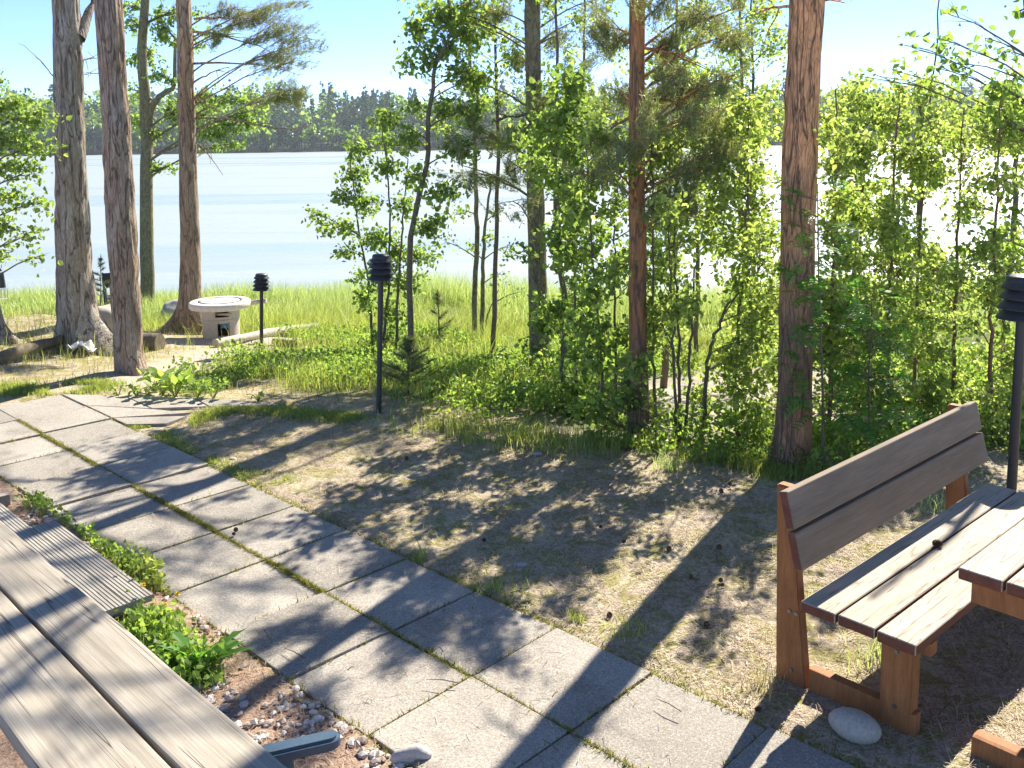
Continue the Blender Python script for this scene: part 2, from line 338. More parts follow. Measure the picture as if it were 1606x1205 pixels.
MT['blue'] = simple('slate_blue_plastic', (.045, .085, .13), .45, .5, 50, .2, .1)
MT['cone'] = simple('pine_cone', (.17, .09, .055), .85, .2, 60, .5, .4)
MT['white'] = simple('white_cloth', (.75, .74, .72), .9, .1, 12, .1, .3)
MT['bluepack'] = simple('blue_package', (.10, .28, .45), .5, .4, 20, .1, .1)
MT['yellow'] = leafmat('yellow_petal', (.7, .5, .03), (.8, .6, .08), .3, (1, 1, 1))
MT['paleflower'] = leafmat('pale_petal', (.6, .55, .6), (.8, .75, .8), .3, (1, 1, 1))

# ---------------------------------------------------------------- the setting
def axis(*segs):
    o = []
    for a, b, st in segs: o += list(np.arange(a, b-1e-6, st))
    return np.array(o+[segs[-1][1]])
xs = axis((-40, -12, 2), (-12, -6, .25), (-6, 4.5, .07), (4.5, 12, .3), (12, 40, 2))
ys = axis((-6, 1.5, .5), (1.5, 8.4, .06), (8.4, 16, .14), (16, 26, .4), (26, 60, 4))
X, Y = np.meshgrid(xs, ys); Z = H(X, Y); V = np.stack([X, Y, Z], -1).reshape(-1, 3)
g = G(); nx = len(xs); i = np.arange(len(ys)-1)[:, None]*nx+np.arange(nx-1)[None]
g.add(V, np.stack([i, i+1, i+nx+1, i+nx], -1).reshape(-1, 4), True)
gm = g.mesh('ground')
def green_at(x, y):
    s = y-crest(x); e = n2(x, y, 1.1, 9)*.5+n2(x, y, 4, 10)*.3
    return np.clip((s-.15-.5*(x < -2)+e*1.0)/.6, 0, 1)*(1-.85*np.clip(np.exp(-(((x+4.6)/2.4)**2+((y-10.6)/2.2)**2))*1.6, 0, 1))
def sand_at(x, y):
    t = np.clip(1-np.abs(y-(11.2+.25*(x+5)))/(.55+.25*n2(x, y, 1, 4)), 0, 1)*((x > -5.4) & (x < -2.6))       # trodden place by the grill
    u = np.clip(1-np.abs(x-(-3.55+.12*(y-9)))/.45, 0, 1)*((y > 8.2) & (y < 11))                                # the little track down to it
    v = np.exp(-(((x-2.3)/1.3)**2+((y-8.6)/1.7)**2))*1.5
    return np.clip(np.maximum(np.maximum(t*1.4, u*1.3), v)+n2(x, y, 5, 5)*.2*(v > .1), 0, 1)
ca = gm.color_attributes.new('zone', 'FLOAT_COLOR', 'POINT')
zc = np.ones((len(V), 4)); zc[:, 0] = green_at(V[:, 0], V[:, 1]); zc[:, 1] = sand_at(V[:, 0], V[:, 1]); _c2 = (V[:, :2]-OR)@E2; zc[:, 2] = np.clip((-_c2-SL*.98)/.05, 0, 1)
ca.data.foreach_set('color', zc.ravel())
tag(link('ground', gm, MT['ground']), kind='structure')
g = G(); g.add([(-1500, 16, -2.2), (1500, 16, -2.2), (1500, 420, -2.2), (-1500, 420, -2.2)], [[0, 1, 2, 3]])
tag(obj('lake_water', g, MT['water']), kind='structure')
# far shore and its wood
fx = np.linspace(-700, 700, 141); fy = np.array([345, 356, 365, 400, 470, 700, 1500])
fz = np.array([-4, -2.4, -1.6, -1, 2, 4, 4])
X, Y = np.meshgrid(fx, fy); Z = fz[:, None]+0*X+n2(X, Y, .02, 3)*.6; Y = Y+n2(X, Y*0, .03, 8)*6
g = G(); i = np.arange(len(fy)-1)[:, None]*141+np.arange(140)[None]
g.add(np.stack([X, Y, Z], -1).reshape(-1, 3), np.stack([i, i+1, i+142, i+141], -1).reshape(-1, 4), True)
tag(obj('far_shore', g, simple('far_ground', (.03, .045, .02), .9, .1, .2)), kind='structure')
def cards(g, P, s):
    n = len(P); a = norm(rng.normal(size=(n, 3))); b = norm(np.cross(a, rng.normal(size=(n, 3)))); s = np.broadcast_to(s, (n,))[:, None]
    th = np.arange(5)*2*math.pi/5
    V = np.stack([P+s*rng.uniform(.6, 1.1, (n, 1))*(a*math.cos(t)+b*math.sin(t)) for t in th], 1).reshape(-1, 3)
    g.add(V, np.arange(n)[:, None]*5+np.arange(5))
gd, gl, gt = G(), G(), G()
for k in range(1700):
    x = rng.uniform(-330, 330); row = rng.uniform(0, 1)**1.3; y = 360+row*90+float(n2(x, 0., .03, 8))*6; z0 = np.interp(row, [0, 1], [-1.8, -.6])
    zone = float(n2(x, 0., .035, 20)); edge = row < .18
    dark = (rng.uniform() < (.50 if -95 < x < -30 else .14)) and not edge
    if x < -150 and rng.uniform() < .8: dark = False
    if dark:
        h = rng.uniform(19, 27)*(1+.12*zone); n = 170; t = rng.uniform(.08, 1, n)**.8; rr = (1-t)*h*.19*rng.uniform(.3, 1, n)+.35
        th = rng.uniform(0, 6.28, n); cards(gd, np.stack([x+rr*np.cos(th), y+rr*np.sin(th), z0+t*h], -1), .5+.6*(1-t))
    else:
        h = rng.uniform(17, 25)*(1+.1*zone+(.12 if x < -105 else 0))*(.45 if edge else 1); n = 150; q = norm(rng.normal(size=(n, 3)))*rng.uniform(.35, 1, (n, 1))
        nb = 5; cc = rng.normal(size=(nb, 3))*np.array([.12, .12, .2])*h*.8; pick = cc[rng.integers(0, nb, n)]
        P = np.array([x, y, z0+h*.58])+pick+q*np.array([.13, .13, .16])*h; P[:, 2] = np.clip(P[:, 2], z0, None)
        cards(gl if rng.uniform() < .7 else gd, P, rng.uniform(.5, 1.05, n))
        tube(gt, [(x, y, z0), (x, y, z0+h*.7)], [.22, .1], 4, False)
o = obj('far_wood', gl, MT['far']); tag(o, 'mixed light green wood lining the far shore of the lake', 'forest', kind='stuff')
obj('conifer_mass', gd, MT['fardark'], o)['kind'] = 'stuff'; obj('trunk_mass', gt, MT['fardark'], o)['kind'] = 'stuff'

# the slab path
cells = [(i, j) for j in (-1, 0) for i in range(-9, 7)] + [(-10, j) for j in range(-4, 1)]
bms = []
for (i, j) in cells:
    gp = .010; a = grid(i+gp, j+gp)
    if (i, j) == (-9, 2): L, W = SL*(1-2*gp), SL*.25
    else: L, W = SL*(1-2*gp), SL*(1-2*gp)
    m = Matrix.Translation((a[0]+random.uniform(-.004, .004), a[1]+random.uniform(-.004, .004), .006+random.uniform(-.006, .008))) @ Matrix.Rotation(A0+R(random.uniform(-.35, .35)), 4, 'Z') @ Matrix.Rotation(R(random.uniform(-.5, .5)), 4, 'X') @ Matrix.Rotation(R(random.uniform(-.5, .5)), 4, 'Y')
    bms.append(plank(L, W, .05, .005, m, 2))
for Q in BEND:
    bm = bmesh.new(); c = Q.mean(0); vs = [bm.verts.new((p[0], p[1], .014)) for p in c+(Q-c)*.985]; f_ = bm.faces.new(vs)
    e_ = bmesh.ops.extrude_face_region(bm, geom=[f_]); bmesh.ops.translate(bm, verts=[v for v in e_['geom'] if isinstance(v, bmesh.types.BMVert)], vec=(0, 0, -.05)); bmesh.ops.recalc_face_normals(bm, faces=bm.faces[:]); bms.append(bm)
tag(bmobj('path', bms, MT['slab']), kind='structure')
# moss and straw in the joints
g = G(); P = []
for jj, dens, wd in ((0, 900, .017), (1, 260, .02), (-1, 160, .02)):
    for i in range(-9, 6):
        n = int(dens*rng.uniform(.4, 1.2)*(2.6 if jj == 0 and i < -1 else .9)); t = rng.uniform(0, 1, n); c = np.clip(n2(t*9+i*3, 0*t, 1, 30)+.6, .1, 1.6)
        q = OR+SL*((i+t)[:, None]*E1+(jj+rng.normal(0, wd, n)*c)[:, None]*E2); P.append(q)
for i in range(-8, 6):
    for j in (-1, 0):
        n = int(rng.uniform(40, 150)); t = rng.uniform(0, 1, n); P.append(OR+SL*((i+rng.normal(0, .011, n))[:, None]*E1+(j+t)[:, None]*E2))
P = np.concatenate(P); P = np.column_stack([P, np.full(len(P), -.012)])
blades(g, P, rng.uniform(.012, .042, len(P)), .005, 1.1)
tag(obj('joint_moss', g, MT['moss']), 'yellow green moss growing in the joints between paving slabs', 'moss', kind='stuff')
# exec-part-two

# ---------------------------------------------------------------- bench and tables
def frame(o, ang, flip=-1):
    """local x along the bench, local y towards the table, z up"""
    a = np.array([math.cos(ang), math.sin(ang), 0]); n = np.array([math.sin(ang), -math.cos(ang), 0])
    return Matrix([[a[0], n[0], 0, o[0]], [a[1], n[1], 0, o[1]], [0, 0, 1, o[2]], [0, 0, 0, 1]])
T3 = lambda x, y, z: Matrix.Translation((x, y, z))
RX = lambda a: Matrix.Rotation(a, 4, 'X')
RY = lambda a: Matrix.Rotation(a, 4, 'Y')
RZ = lambda a: Matrix.Rotation(a, 4, 'Z')
BA = R(42.3); BO = (1.073, 3.36, 0.); BM = frame(BO, BA)
b = thing('garden_bench', (0, 0, 0), 'brown wooden bench with slatted backrest standing beside the slab path', 'bench')
b.matrix_world = BM
def ends(o, m, axis=1):            # sawn ends and edges keep their darker stain
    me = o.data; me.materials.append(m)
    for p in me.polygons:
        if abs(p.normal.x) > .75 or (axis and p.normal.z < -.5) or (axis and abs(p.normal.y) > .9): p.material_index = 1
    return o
def flipfix(bm): bmesh.ops.reverse_faces(bm, faces=bm.faces[:]); return bm      # the bench frame is left handed
def part(name, bms, m, par):
    bms = bms if isinstance(bms, list) else [bms]
    return bmobj(name, bms, m, par)
# (a left-handed frame would mirror the object, so put local y = minus the table direction instead)
BM = Matrix([[math.cos(BA), -math.sin(BA), 0, BO[0]], [math.sin(BA), math.cos(BA), 0, BO[1]], [0, 0, 1, 0], [0, 0, 0, 1]]); b.matrix_world = BM
def bd(L, x0, n0, n1, z1, th, bev=.006, lean=0.):      # board along x from x0, spanning n0..n1 towards the table, its top at z1
    return plank(L, n1-n0, th, bev, T3(x0, -n1, z1), 3)
sw = .142
for k in range(3):
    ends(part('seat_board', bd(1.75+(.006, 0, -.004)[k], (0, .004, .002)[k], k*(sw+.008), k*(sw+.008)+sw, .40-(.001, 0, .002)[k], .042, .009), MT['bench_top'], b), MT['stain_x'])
def post(n_lo, n_hi, z0, z1, x0, th, wl, wh):
    """an upright board in the n-z plane, from centre n_lo at z0 to centre n_hi at z1"""
    bm = bmesh.new(); c = []
    for x in (x0, x0+th):
        for n, z, wd in ((n_lo, z0, wl), (n_hi, z1, wh)):
            for s in (-1, 1): c.append(bm.verts.new((x, -(n+s*wd/2), z)))
    for f in ((0, 1, 3, 2), (4, 6, 7, 5), (0, 2, 6, 4), (1, 5, 7, 3), (2, 3, 7, 6), (0, 4, 5, 1)): bm.faces.new([c[q] for q in f])
    bmesh.ops.recalc_face_normals(bm, faces=bm.faces[:]); bmesh.ops.bevel(bm, geom=bm.edges[:], offset=.005, segments=2, affect='EDGES'); return bm
LEAN = -.115
for x0 in (.07, 1.62):
    part('rear_leg', post(-.072, -.125, -.03, .80, x0, .046, .135, .062), MT['stain'], b)
    part('front_leg', post(.345, .345, -.03, .355, x0+.001, .062, .115, .12), MT['stain'], b)
    part('foot_rail', plank(.42, .045, .095, .005, T3(x0+.004, .0, .095) @ RZ(R(-90)), 2) , MT['stain'], b)
    part('seat_bearer', plank(.45, .05, .05, .004, T3(x0+.062+(.0 if x0 < 1 else -.10), .01, .352) @ RZ(R(-90)), 2), MT['stain'], b)
MT['bolt'] = simple('steel_bolt', (.25, .24, .23), .4, .5, metal=.8)
for (n_, z_) in ((-.085, .30), (-.055, .30), (.345, .31), (.345, .10), (-.07, .06)):
    g = G(); tube(g, [(.064 if n_ < 0 else .066, -n_, z_), (.074, -n_, z_)], .008, 10); obj('bolt', g, MT['bolt'], b)
tilt = math.atan2(.075, .30)
for (z1, n1) in ((.80, -.105), (.648, -.066)):
    m = T3(-.0, -n1, z1) @ RX(R(90)-(-tilt)) 
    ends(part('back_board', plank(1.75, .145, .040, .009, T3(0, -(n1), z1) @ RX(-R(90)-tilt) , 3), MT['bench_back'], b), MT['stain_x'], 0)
t = thing('picnic_table', (0, 0, 0), 'brown plank picnic table at the right edge, top board reaching over the bench seat', 'table'); t.matrix_world = BM @ T3(.06, -.545, 0)
for k in range(5):
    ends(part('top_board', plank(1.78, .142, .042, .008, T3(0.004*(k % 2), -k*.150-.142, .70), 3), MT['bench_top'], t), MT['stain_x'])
for x0 in (.04, 1.55):
    part('beam', plank(.70, .05, .085, .005, T3(x0, -.03, .657) @ RZ(R(-90)), 2), MT['stain'], t)
    part('leg', plank(.58, .11, .05, .005, T3(x0+.10, -.32, .05) @ RY(R(-90)), 2), MT['stain'], t)
    part('foot_rail', plank(.66, .07, .085, .018, T3(x0+.02, -.045, .085) @ RZ(R(-90)), 2), MT['stain'], t)

# the grey table that comes in from the lower left
GA = R(-45.2); gx = np.array([math.cos(GA), math.sin(GA), 0]); 
t = thing('plank_table', (0, 0, 0), 'weathered grey table of thick cracked planks in the lower left corner', 'table')
t.matrix_world = Matrix([[gx[0], -gx[1], 0, -.515+.55*gx[0]], [gx[1], gx[0], 0, 1.952+.55*gx[1]], [0, 0, 1, 0], [0, 0, 0, 1]])
def wany(L, W, T, z, y0, seed):                       # an old plank whose edges wander a little
    bm = plank(L, W, T, .007, T3(-L, y0, z), 2)
    bmesh.ops.subdivide_edges(bm, edges=[e for e in bm.edges if abs(e.verts[0].co.x-e.verts[1].co.x) > .5], cuts=48, use_grid_fill=False)
    for v in bm.verts:
        s = 1 if v.co.y > y0+W/2 else -1
        v.co.y += float(n2(v.co.x, s*3.+seed, 2.0, 40))*.006+float(n2(v.co.x, s*3.+seed, 9, 41))*.0015; v.co.z += float(n2(v.co.x, v.co.y, 3, 42+seed))*.0015
    return bm
wp = [(.168, 0.), (.212, .180)]
for k, (W, off) in enumerate(wp):
    part('top_plank', wany(3.1, W, .048, .75-.003*k, -off-W, k), MT['grey_wood'], t)
for x0 in (-.45, -2.6):
    part('cross_beam', plank(.38, .09, .09, .006, T3(x0, 0, .698) @ RZ(R(-90)), 2), MT['grey_wood'], t)
    part('leg', plank(.61, .09, .09, .006, T3(x0+.01, -.24, -.02) @ RY(R(-90)), 2), MT['grey_wood'], t)
# low grooved decking behind it
t = thing('deck_walkway', (0, 0, 0), 'low weathered walkway of grooved deck boards behind the grey table', 'deck')
c45 = R(-45)
t.matrix_world = Matrix.Translation((0, 0, 0)) @ RZ(c45)
def grooved(L, W, T, x0, y0, z):
    g_ = []; n = 7; 
    pr = []
    for k in range(n):
        a, bb = W*k/n, W*(k+1)/n; rl = (bb-a)*.28
        pr += [(a+.0005, -.0032), (a+rl*.6, -.0028), (a+rl, 0), (bb-rl*.25, 0)]
    pr += [(W, -.004), (W, -T), (0, -T)]
    bm = bmesh.new(); rows = [[bm.verts.new((x, y0+p[0], z+p[1])) for p in pr] for x in (x0, x0+L)]
    for k in range(len(pr)): q = (k+1) % len(pr); bm.faces.new([rows[0][k], rows[0][q], rows[1][q], rows[1][k]])
    bm.faces.new(rows[0]); bm.faces.new(rows[1][::-1]); bmesh.ops.recalc_face_normals(bm, faces=bm.faces[:]); return bm
MT['deck'] = woodmat('deck_wood', (.30, .27, .23), (.46, .43, .37), (.08, .06, .05), (.9, 30, 30), crk=.58)
for k in range(6):
    W = .118; c1 = 1.695-k*.123; x1 = -4.03; x0 = -5.245 if k == 0 else -7.4
    part('deck_board', grooved(x1-x0, W, .03, x0, c1-W, .115), MT['deck'], t)
for x0 in (-4.2, -5.1, -6.0): part('joist', plank(.06, .72, .07, .004, T3(x0, .96, .083), 2), MT['deck'], t)

# dark blue garden chair tucked under the grey table: rounded armrest shows
q = thing('garden_chair', (-.50, 2.285, 0), 'slate blue garden chair tucked under the grey table, rounded armrest showing', 'chair', rz=R(200))
for s in (0, 1):
    yy = -.0275+s*.50
    bm = bmesh.new(); prof = []
    L, Wd = .46, .052
    for k in range(13): a = -math.pi/2+math.pi*k/12; prof.append((-.002-math.cos(a)*Wd/2+.0, yy+.0275+math.sin(a)*Wd/2))
    prof = [(x+Wd/2-.03, y) for x, y in prof] + [(L, yy+.0275+Wd/2), (L, yy+.0275-Wd/2)]
    vs = [bm.verts.new((x, y, .605)) for x, y in prof]; fc = bm.faces.new(vs)
    r = bmesh.ops.extrude_face_region(bm, geom=[fc]); bmesh.ops.translate(bm, verts=[v for v in r['geom'] if isinstance(v, bmesh.types.BMVert)], vec=(0, 0, -.036))
    bmesh.ops.recalc_face_normals(bm, faces=bm.faces[:]); bmesh.ops.bevel(bm, geom=[e for e in bm.edges if abs(e.verts[0].co.z-e.verts[1].co.z) < .001], offset=.008, segments=3, affect='EDGES')
    part('armrest', bm, MT['blue'], q)
    part('front_leg', plank(.57, .03, .035, .004, T3(.09, yy+.012, 0) @ RY(R(-90)), 2), MT['blue'], q)
    part('rear_leg', plank(.57, .03, .035, .004, T3(.42, yy+.012, 0) @ RY(R(-90)), 2), MT['blue'], q)
part('seat', [plank(.055, .46, .02, .004, T3(.08+k*.065, .03, .42), 2) for k in range(6)], MT['blue'], q)
part('backrest', [plank(.018, .05, .24, .004, T3(.435, .06+k*.085, .665), 2) for k in range(5)]+[plank(.02, .46, .04, .004, T3(.433, .03, .69), 2)], MT['blue'], q)

# ---------------------------------------------------------------- lamps
def lamp(base, height, label, sc=1., lean=(0, 0)):
    o = thing('garden_lamp', base, label, 'garden lamp', 'louvred lamp posts in the garden'); o.rotation_euler = (lean[0], lean[1], .2)
    g = G(); tube(g, [(0, 0, -.1), (0, 0, height-.15*sc)], .0215*sc, 12); obj('pole', g, MT['lamp'], o)
    hh = .205*sc; zb = height-hh; r = .105*sc
    g = G(); tube(g, [(0, 0, zb+.0), (0, 0, height-.02*sc)], .042*sc, 14); obj('lamp_core', g, simple('lamp_core', (.10, .10, .10), .4, .5), o)
    for k in range(4):
        g = G(); z = zb+k*.046*sc; rr = r*(1, .97, .92, .86)[k]
        lathe(g, [(rr*.60, z+.050*sc), (rr*.98, z+.004*sc), (rr, z), (rr*.97, z), (rr*.57, z+.046*sc)], 28)
        obj('louvre', g, MT['lamp'], o)
    g = G(); z = height-.018*sc; lathe(g, [(r*.70, z-.040*sc), (r*.66, z-.004), (r*.58, z+.006), (.001, z+.012*sc)], 28); obj('cap', g, MT['lamp'], o)
    return o
p = hit(594, 648); top = atY(598, 397, p[1]); lamp(p, top[2]-p[2], 'nearer black louvred lamp post standing at the edge of the dry ground', 1.0, (0, math.atan2(top[0]-p[0], top[2]-p[2])))
p2 = hit(410, 553); top = atY(410, 428, p2[1]); lamp(p2, top[2]-p2[2], 'distant black louvred lamp post in the grass right of the round grill', .98, (0, math.atan2(top[0]-p2[0], top[2]-p2[2])))
p = np.array([2.86, 5.2, float(H(2.86, 5.2))]); lamp(p, 1.365-p[2], 'black louvred lamp post behind the bench at the right edge of the photo', 1.27)

# ---------------------------------------------------------------- grill
gp = hit(337, 534); gp = np.array([gp[0], gp[1]+.28, gp[2]-.02]); D = gp[1]
gr = .0
ghz = atY(337, 472, D)[2]-gp[2]; Rt = 47.5/F*D; Rc = 28.5/F*D
q = thing('stone_grill', gp, 'round concrete outdoor grill with wide disc top beside a pine trunk', 'grill')
yaw = math.atan2(-1, .12)
def drum(name, z0, z1, r, op=None):
    g = G(); n = 72; th = np.arange(n+1)*2*math.pi/n; w = .045
    zs = [z0, op[2], op[3], z1] if op else [z0, z1]
    def solid(k, a, b_):
        if not op or not (b_ > op[2]-1e-6 and a < op[3]-1e-6 and abs(a-op[2]) < 1e-6): return True
        t = (k+.5)*360/n; return not (op[0] < t < op[1])
    for k in range(n):
        for a, b_ in zip(zs[:-1], zs[1:]):
            if not solid(k, a, b_): continue
            c = [(rr*math.cos(tt), rr*math.sin(tt), z) for rr in (r, r-w) for tt in (th[k], th[k+1]) for z in (a, b_)]
            g.add(c, [[0, 2, 3, 1], [4, 5, 7, 6], [1, 3, 7, 5], [0, 4, 6, 2], [0, 1, 5, 4], [2, 6, 7, 3]])
    return obj(name, g, MT['concrete'], q)
hm = ghz*.54
drum('lower_drum', 0, hm, Rc, (275, 313, .10*ghz, .45*ghz)); drum('upper_drum', hm+.004, ghz-.087, Rc+.006, (272, 316, .62*ghz, .84*ghz))
g = G(); lathe(g, [(.001, .0), (Rc-.06, 0), (Rc-.06, .12), (.001, .12)], 40); lathe(g, [(.001, hm-.05), (Rc-.055, hm-.05), (Rc-.055, hm+.02), (.001, hm+.02)], 40); obj('fire_shelf', g, MT['soot'], q)
g = G(); lathe(g, [(.11, ghz-.085), (Rt-.02, ghz-.085), (Rt, ghz-.07), (Rt, ghz-.02), (Rt-.015, ghz), (.275, ghz), (.27, ghz-.015), (.25, ghz-.015), (.245, ghz), (.2, ghz+.004), (.001, ghz+.006)], 64); obj('disc_top', g, MT['concrete_top'], q)
g = G(); lathe(g, [(.262, ghz-.008), (.268, ghz+.006), (.256, ghz+.006), (.252, ghz-.008)], 48); obj('rim_ring', g, MT['lamp'], q)
o = bmobj('firelighter_pack', plank(.14, .10, .06, .006, T3(0, 0, 0), 2), MT['bluepack']); o.location = gp+np.array([.04, -Rc+.09, .20]); tag(o, 'small blue and white package inside the lower opening of the grill', 'package')
o = bmobj('grill_tray', plank(.22, .16, .03, .004, T3(0, 0, 0), 2), simple('tray_metal', (.35, .33, .30), .4, .5, metal=.6)); o.location = gp+np.array([-.03, -Rc+.05, .72*ghz]); tag(o, 'grey metal tray inside the upper opening of the grill', 'tray')

# ---------------------------------------------------------------- logs, stones, small things
def logobj(name, pts, rad, m, label, cat, n=14, group=None):
    P = np.array(pts, float); k = 30; t = np.linspace(0, 1, k); tt = np.linspace(0, 1, len(P)); Q = np.stack([np.interp(t, tt, P[:, c]) for c in range(3)], -1)
    g = G(); tube(g, Q-P[0], np.interp(t, [0, 1], [rad[0], rad[1]]), n, True, lambda V, r: (vn(V*np.array([9, 9, 9]), 5)-.5)*.25*r[:, None])
    o = obj(name, g, m, None, P[0]); return tag(o, label, cat, group)
a = hit(338, 545); c = hit(500, 528); a[2] += .05; c[2] += .13
logobj('log', [a, (a+c)/2+np.array([0, 0, .03]), c], (.045, .075), MT['log'], 'long pale peeled log slanting behind the distant lamp post', 'log')
a = hit(385, 517); c = hit(440, 529); a[2] += .05; c[2] += .05; logobj('log', [a, c], (.04, .05), MT['log'], 'short pale log lying in the grass right of the grill', 'log')
a = hit(462, 545); c = hit(430, 541); a[2] += .04; c[2] += .04; logobj('log', [a, c], (.04, .04), MT['oldlog'], 'short dark log under the raised end of the long pale log', 'log')
a = hit(-40, 588); c = hit(98, 545); a[2] += .07; c[2] += .08; logobj('fallen_log', [a, (a+c)/2+np.array([0, 0, .02]), c], (.065, .055), MT['oldlog'], 'old dark log lying left of the biggest pine', 'log')
a = hit(232, 548); logobj('stump', [a+np.array([-.15, 0, .08]), a+np.array([.16, -.05, .08])], (.10, .12), MT['oldlog'], 'sawn brown log end beside the second pine from the left', 'log')
a = hit(362, 492); a = np.array([gp[0]+.32, gp[1]+.1, gp[2]+.42]); logobj('log', [a, a+np.array([.25, .0, .03])], (.03, .03), MT['log'], 'thin stick poking out behind the grill', 'stick')
def rock(loc, size, m, name, label, cat, group=None, seed=0, amp=.25, sub=4, sink=.3, rz=0, kind=None):
    bm = bmesh.new(); bmesh.ops.create_icosphere(bm, subdivisions=sub, radius=1)
    P = np.array([v.co for v in bm.verts]); k = 1+amp*(vn(P*1.1+seed*7, seed)-.5)*2+amp*.4*(vn(P*3+seed, seed)-.5)
    for v, kk in zip(bm.verts, k): v.co = Vector((v.co.x*size[0]*kk, v.co.y*size[1]*kk, v.co.z*size[2]*kk))
    for f in bm.faces: f.smooth = True
    me = bpy.data.meshes.new(name); bm.to_mesh(me); bm.free(); o = link(name, me, m); o.location = (loc[0], loc[1], loc[2]+size[2]*(1-sink)); o.rotation_euler = (0, 0, rz); return tag(o, label, cat, group, kind)
p = atZ(1340, 1158); rock(p, (.090, .062, .055), MT['stone'], 'beach_stone', 'smooth oval grey stone lying by the bench foot', 'stone', seed=3, amp=.04, sink=.1, rz=R(-38))
p = atZ(651, 1193); rock(p, (.06, .035, .03), MT['quartz'], 'white_stone', 'jagged white and grey stone on the path edge at the bottom', 'stone', seed=5, amp=.5, sub=3, rz=.3)
p = atZ(818, 888); rock(p, (.028, .022, .010), MT['quartz'], 'white_stone', 'flat white stone on the dry ground above the path', 'stone', seed=8, amp=.2, sub=3)
p = atZ(842, 714); rock(p, (.035, .02, .012), MT['quartz'], 'white_stone', 'pale stone near the far edge of the dry ground', 'stone', seed=9, amp=.2, sub=3)
p = atZ(366, 722); rock(p, (.024, .02, .012), MT['quartz'], 'white_stone', 'small white stone beside the grassy path edge', 'stone', seed=10, amp=.2, sub=3)
p = hit(190, 510); p = np.array([p[0], p[1], p[2]]); q1 = hit(170, 530); rock(q1, (.22, .2, .22), MT['stone'], 'boulder', 'grey boulder between the two big pines on the left', 'boulder', seed=12, amp=.25, sink=.2)
q1 = hit(278, 500); rock(q1, (.28, .25, .22), MT['stone'], 'boulder', 'mossy grey boulder left of the pine by the grill', 'boulder', seed=13, amp=.25, sink=.4)
q1 = hit(126, 556); g = G(); n = 12; u, v = np.meshgrid(np.linspace(-1, 1, n), np.linspace(-1, 1, n)); zz = vn(np.stack([u*2.2, v*2.2, 0*u], -1), 6)*.16
i = np.arange(n-1)[:, None]*n+np.arange(n-1)[None]; g.add(np.stack([u*.14+zz*.3, v*.10, zz], -1).reshape(-1, 3), np.stack([i, i+1, i+n+1, i+n], -1).reshape(-1, 4), True)
o = obj('crumpled_cloth', g, MT['white'], None, q1); md = o.modifiers.new('thick', 'SOLIDIFY'); md.thickness = .006; tag(o, 'crumpled white cloth at the root of the biggest pine', 'cloth')
# black chair behind the second pine
q1 = hit(186, 500); q = thing('black_chair', q1, 'black garden chair half hidden behind the second pine', 'chair', rz=.5)
for dx in (-.2, .2):
    g = G(); tube(g, [(dx, .18, 0), (dx, .2, .45), (dx, .28, .85)], .018, 8); obj('rear_leg', g, MT['lamp'], q)
    g = G(); tube(g, [(dx, -.2, 0), (dx, -.2, .6), (dx, .2, .62)], .016, 8); obj('front_leg', g, MT['lamp'], q)
part('seat', plank(.4, .4, .03, .005, T3(-.2, -.2, .43), 2), MT['lamp'], q); part('backrest', plank(.42, .02, .28, .005, T3(-.21, .24, .84), 2), MT['lamp'], q)
# feeder at the left edge
e0 = atY(-6, 440, 13.5); q = thing('bird_feeder', (e0[0], 13.5, float(H(e0[0], 13.5))), 'dark hook post with small wire cage at the left edge', 'bird feeder'); zt = atY(0, 415, 13.5)[2]-q.location[2]
g = G(); tube(g, [(-.1, 0, -.1), (-.1, 0, zt-.05), (-.05, 0, zt), (.05, 0, zt-.01), (.085, 0, zt-.10)], .014, 8); obj('hook_post', g, MT['lamp'], q)
g = G(); tube(g, [(.085, 0, zt-.12), (.085, 0, zt-.34)], [.03, .045], 10); obj('tube_feeder', g, MT['lamp'], q)
g = G(); [tube(g, [(.085+.06*math.cos(a), .06*math.sin(a), zt-.36), (.085+.06*math.cos(a), .06*math.sin(a), zt-.50)], .004, 5) for a in np.arange(8)*.785]
lathe(g, [(.06, zt-.36), (.062, zt-.366)], 16, (.085, 0, 0)); lathe(g, [(.06, zt-.5), (.0, zt-.505)], 16, (.085, 0, 0)); obj('wire_cage', g, MT['quartz'], q)
# pine cones, twigs
def conemesh():
    g = G(); n = 90; t = np.linspace(0, 1, n); th = np.arange(n)*2.4; r = .014*np.sin(math.pi*(t*.85+.12))**.7; P = np.stack([r*np.cos(th), r*np.sin(th), t*.036-.004], -1)
    lathe(g, [(.001, 0), (.009, .008), (.010, .018), (.006, .03), (.001, .036)], 10)
    o = norm(np.stack([np.cos(th), np.sin(th), 0*th+.5], -1)); s = norm(np.cross(o, np.array([0, 0, 1.]))); V = np.stack([P-s*.0045-o*.004, P+s*.0045-o*.004, P+s*.0035+o*.006, P-s*.0035+o*.006], 1).reshape(-1, 3)
    g.add(V, np.arange(n)[:, None]*4+np.arange(4)); return g.mesh('pine_cone')
cm = conemesh(); cm.materials.append(MT['cone']); cpx = [(980, 705), (793, 778), (1145, 757), (1125, 748), (1048, 862), (1045, 866), (940, 825), (921, 893), (757, 846), (783, 880), (976, 850), (1170, 790), (1130, 770), (1050, 1175-300), (1134, 918), (1043, 948), (1107, 980), (1120, 985), (1193, 1115), (1180, 1092), (957, 968), (943, 965), (365, 842), (382, 890), (370, 838), (1100, 895), (1132, 912), (1040, 1000), (1083, 905), (700, 760), (640, 720), (1160, 850), (1128, 860), (886, 830)][::2]
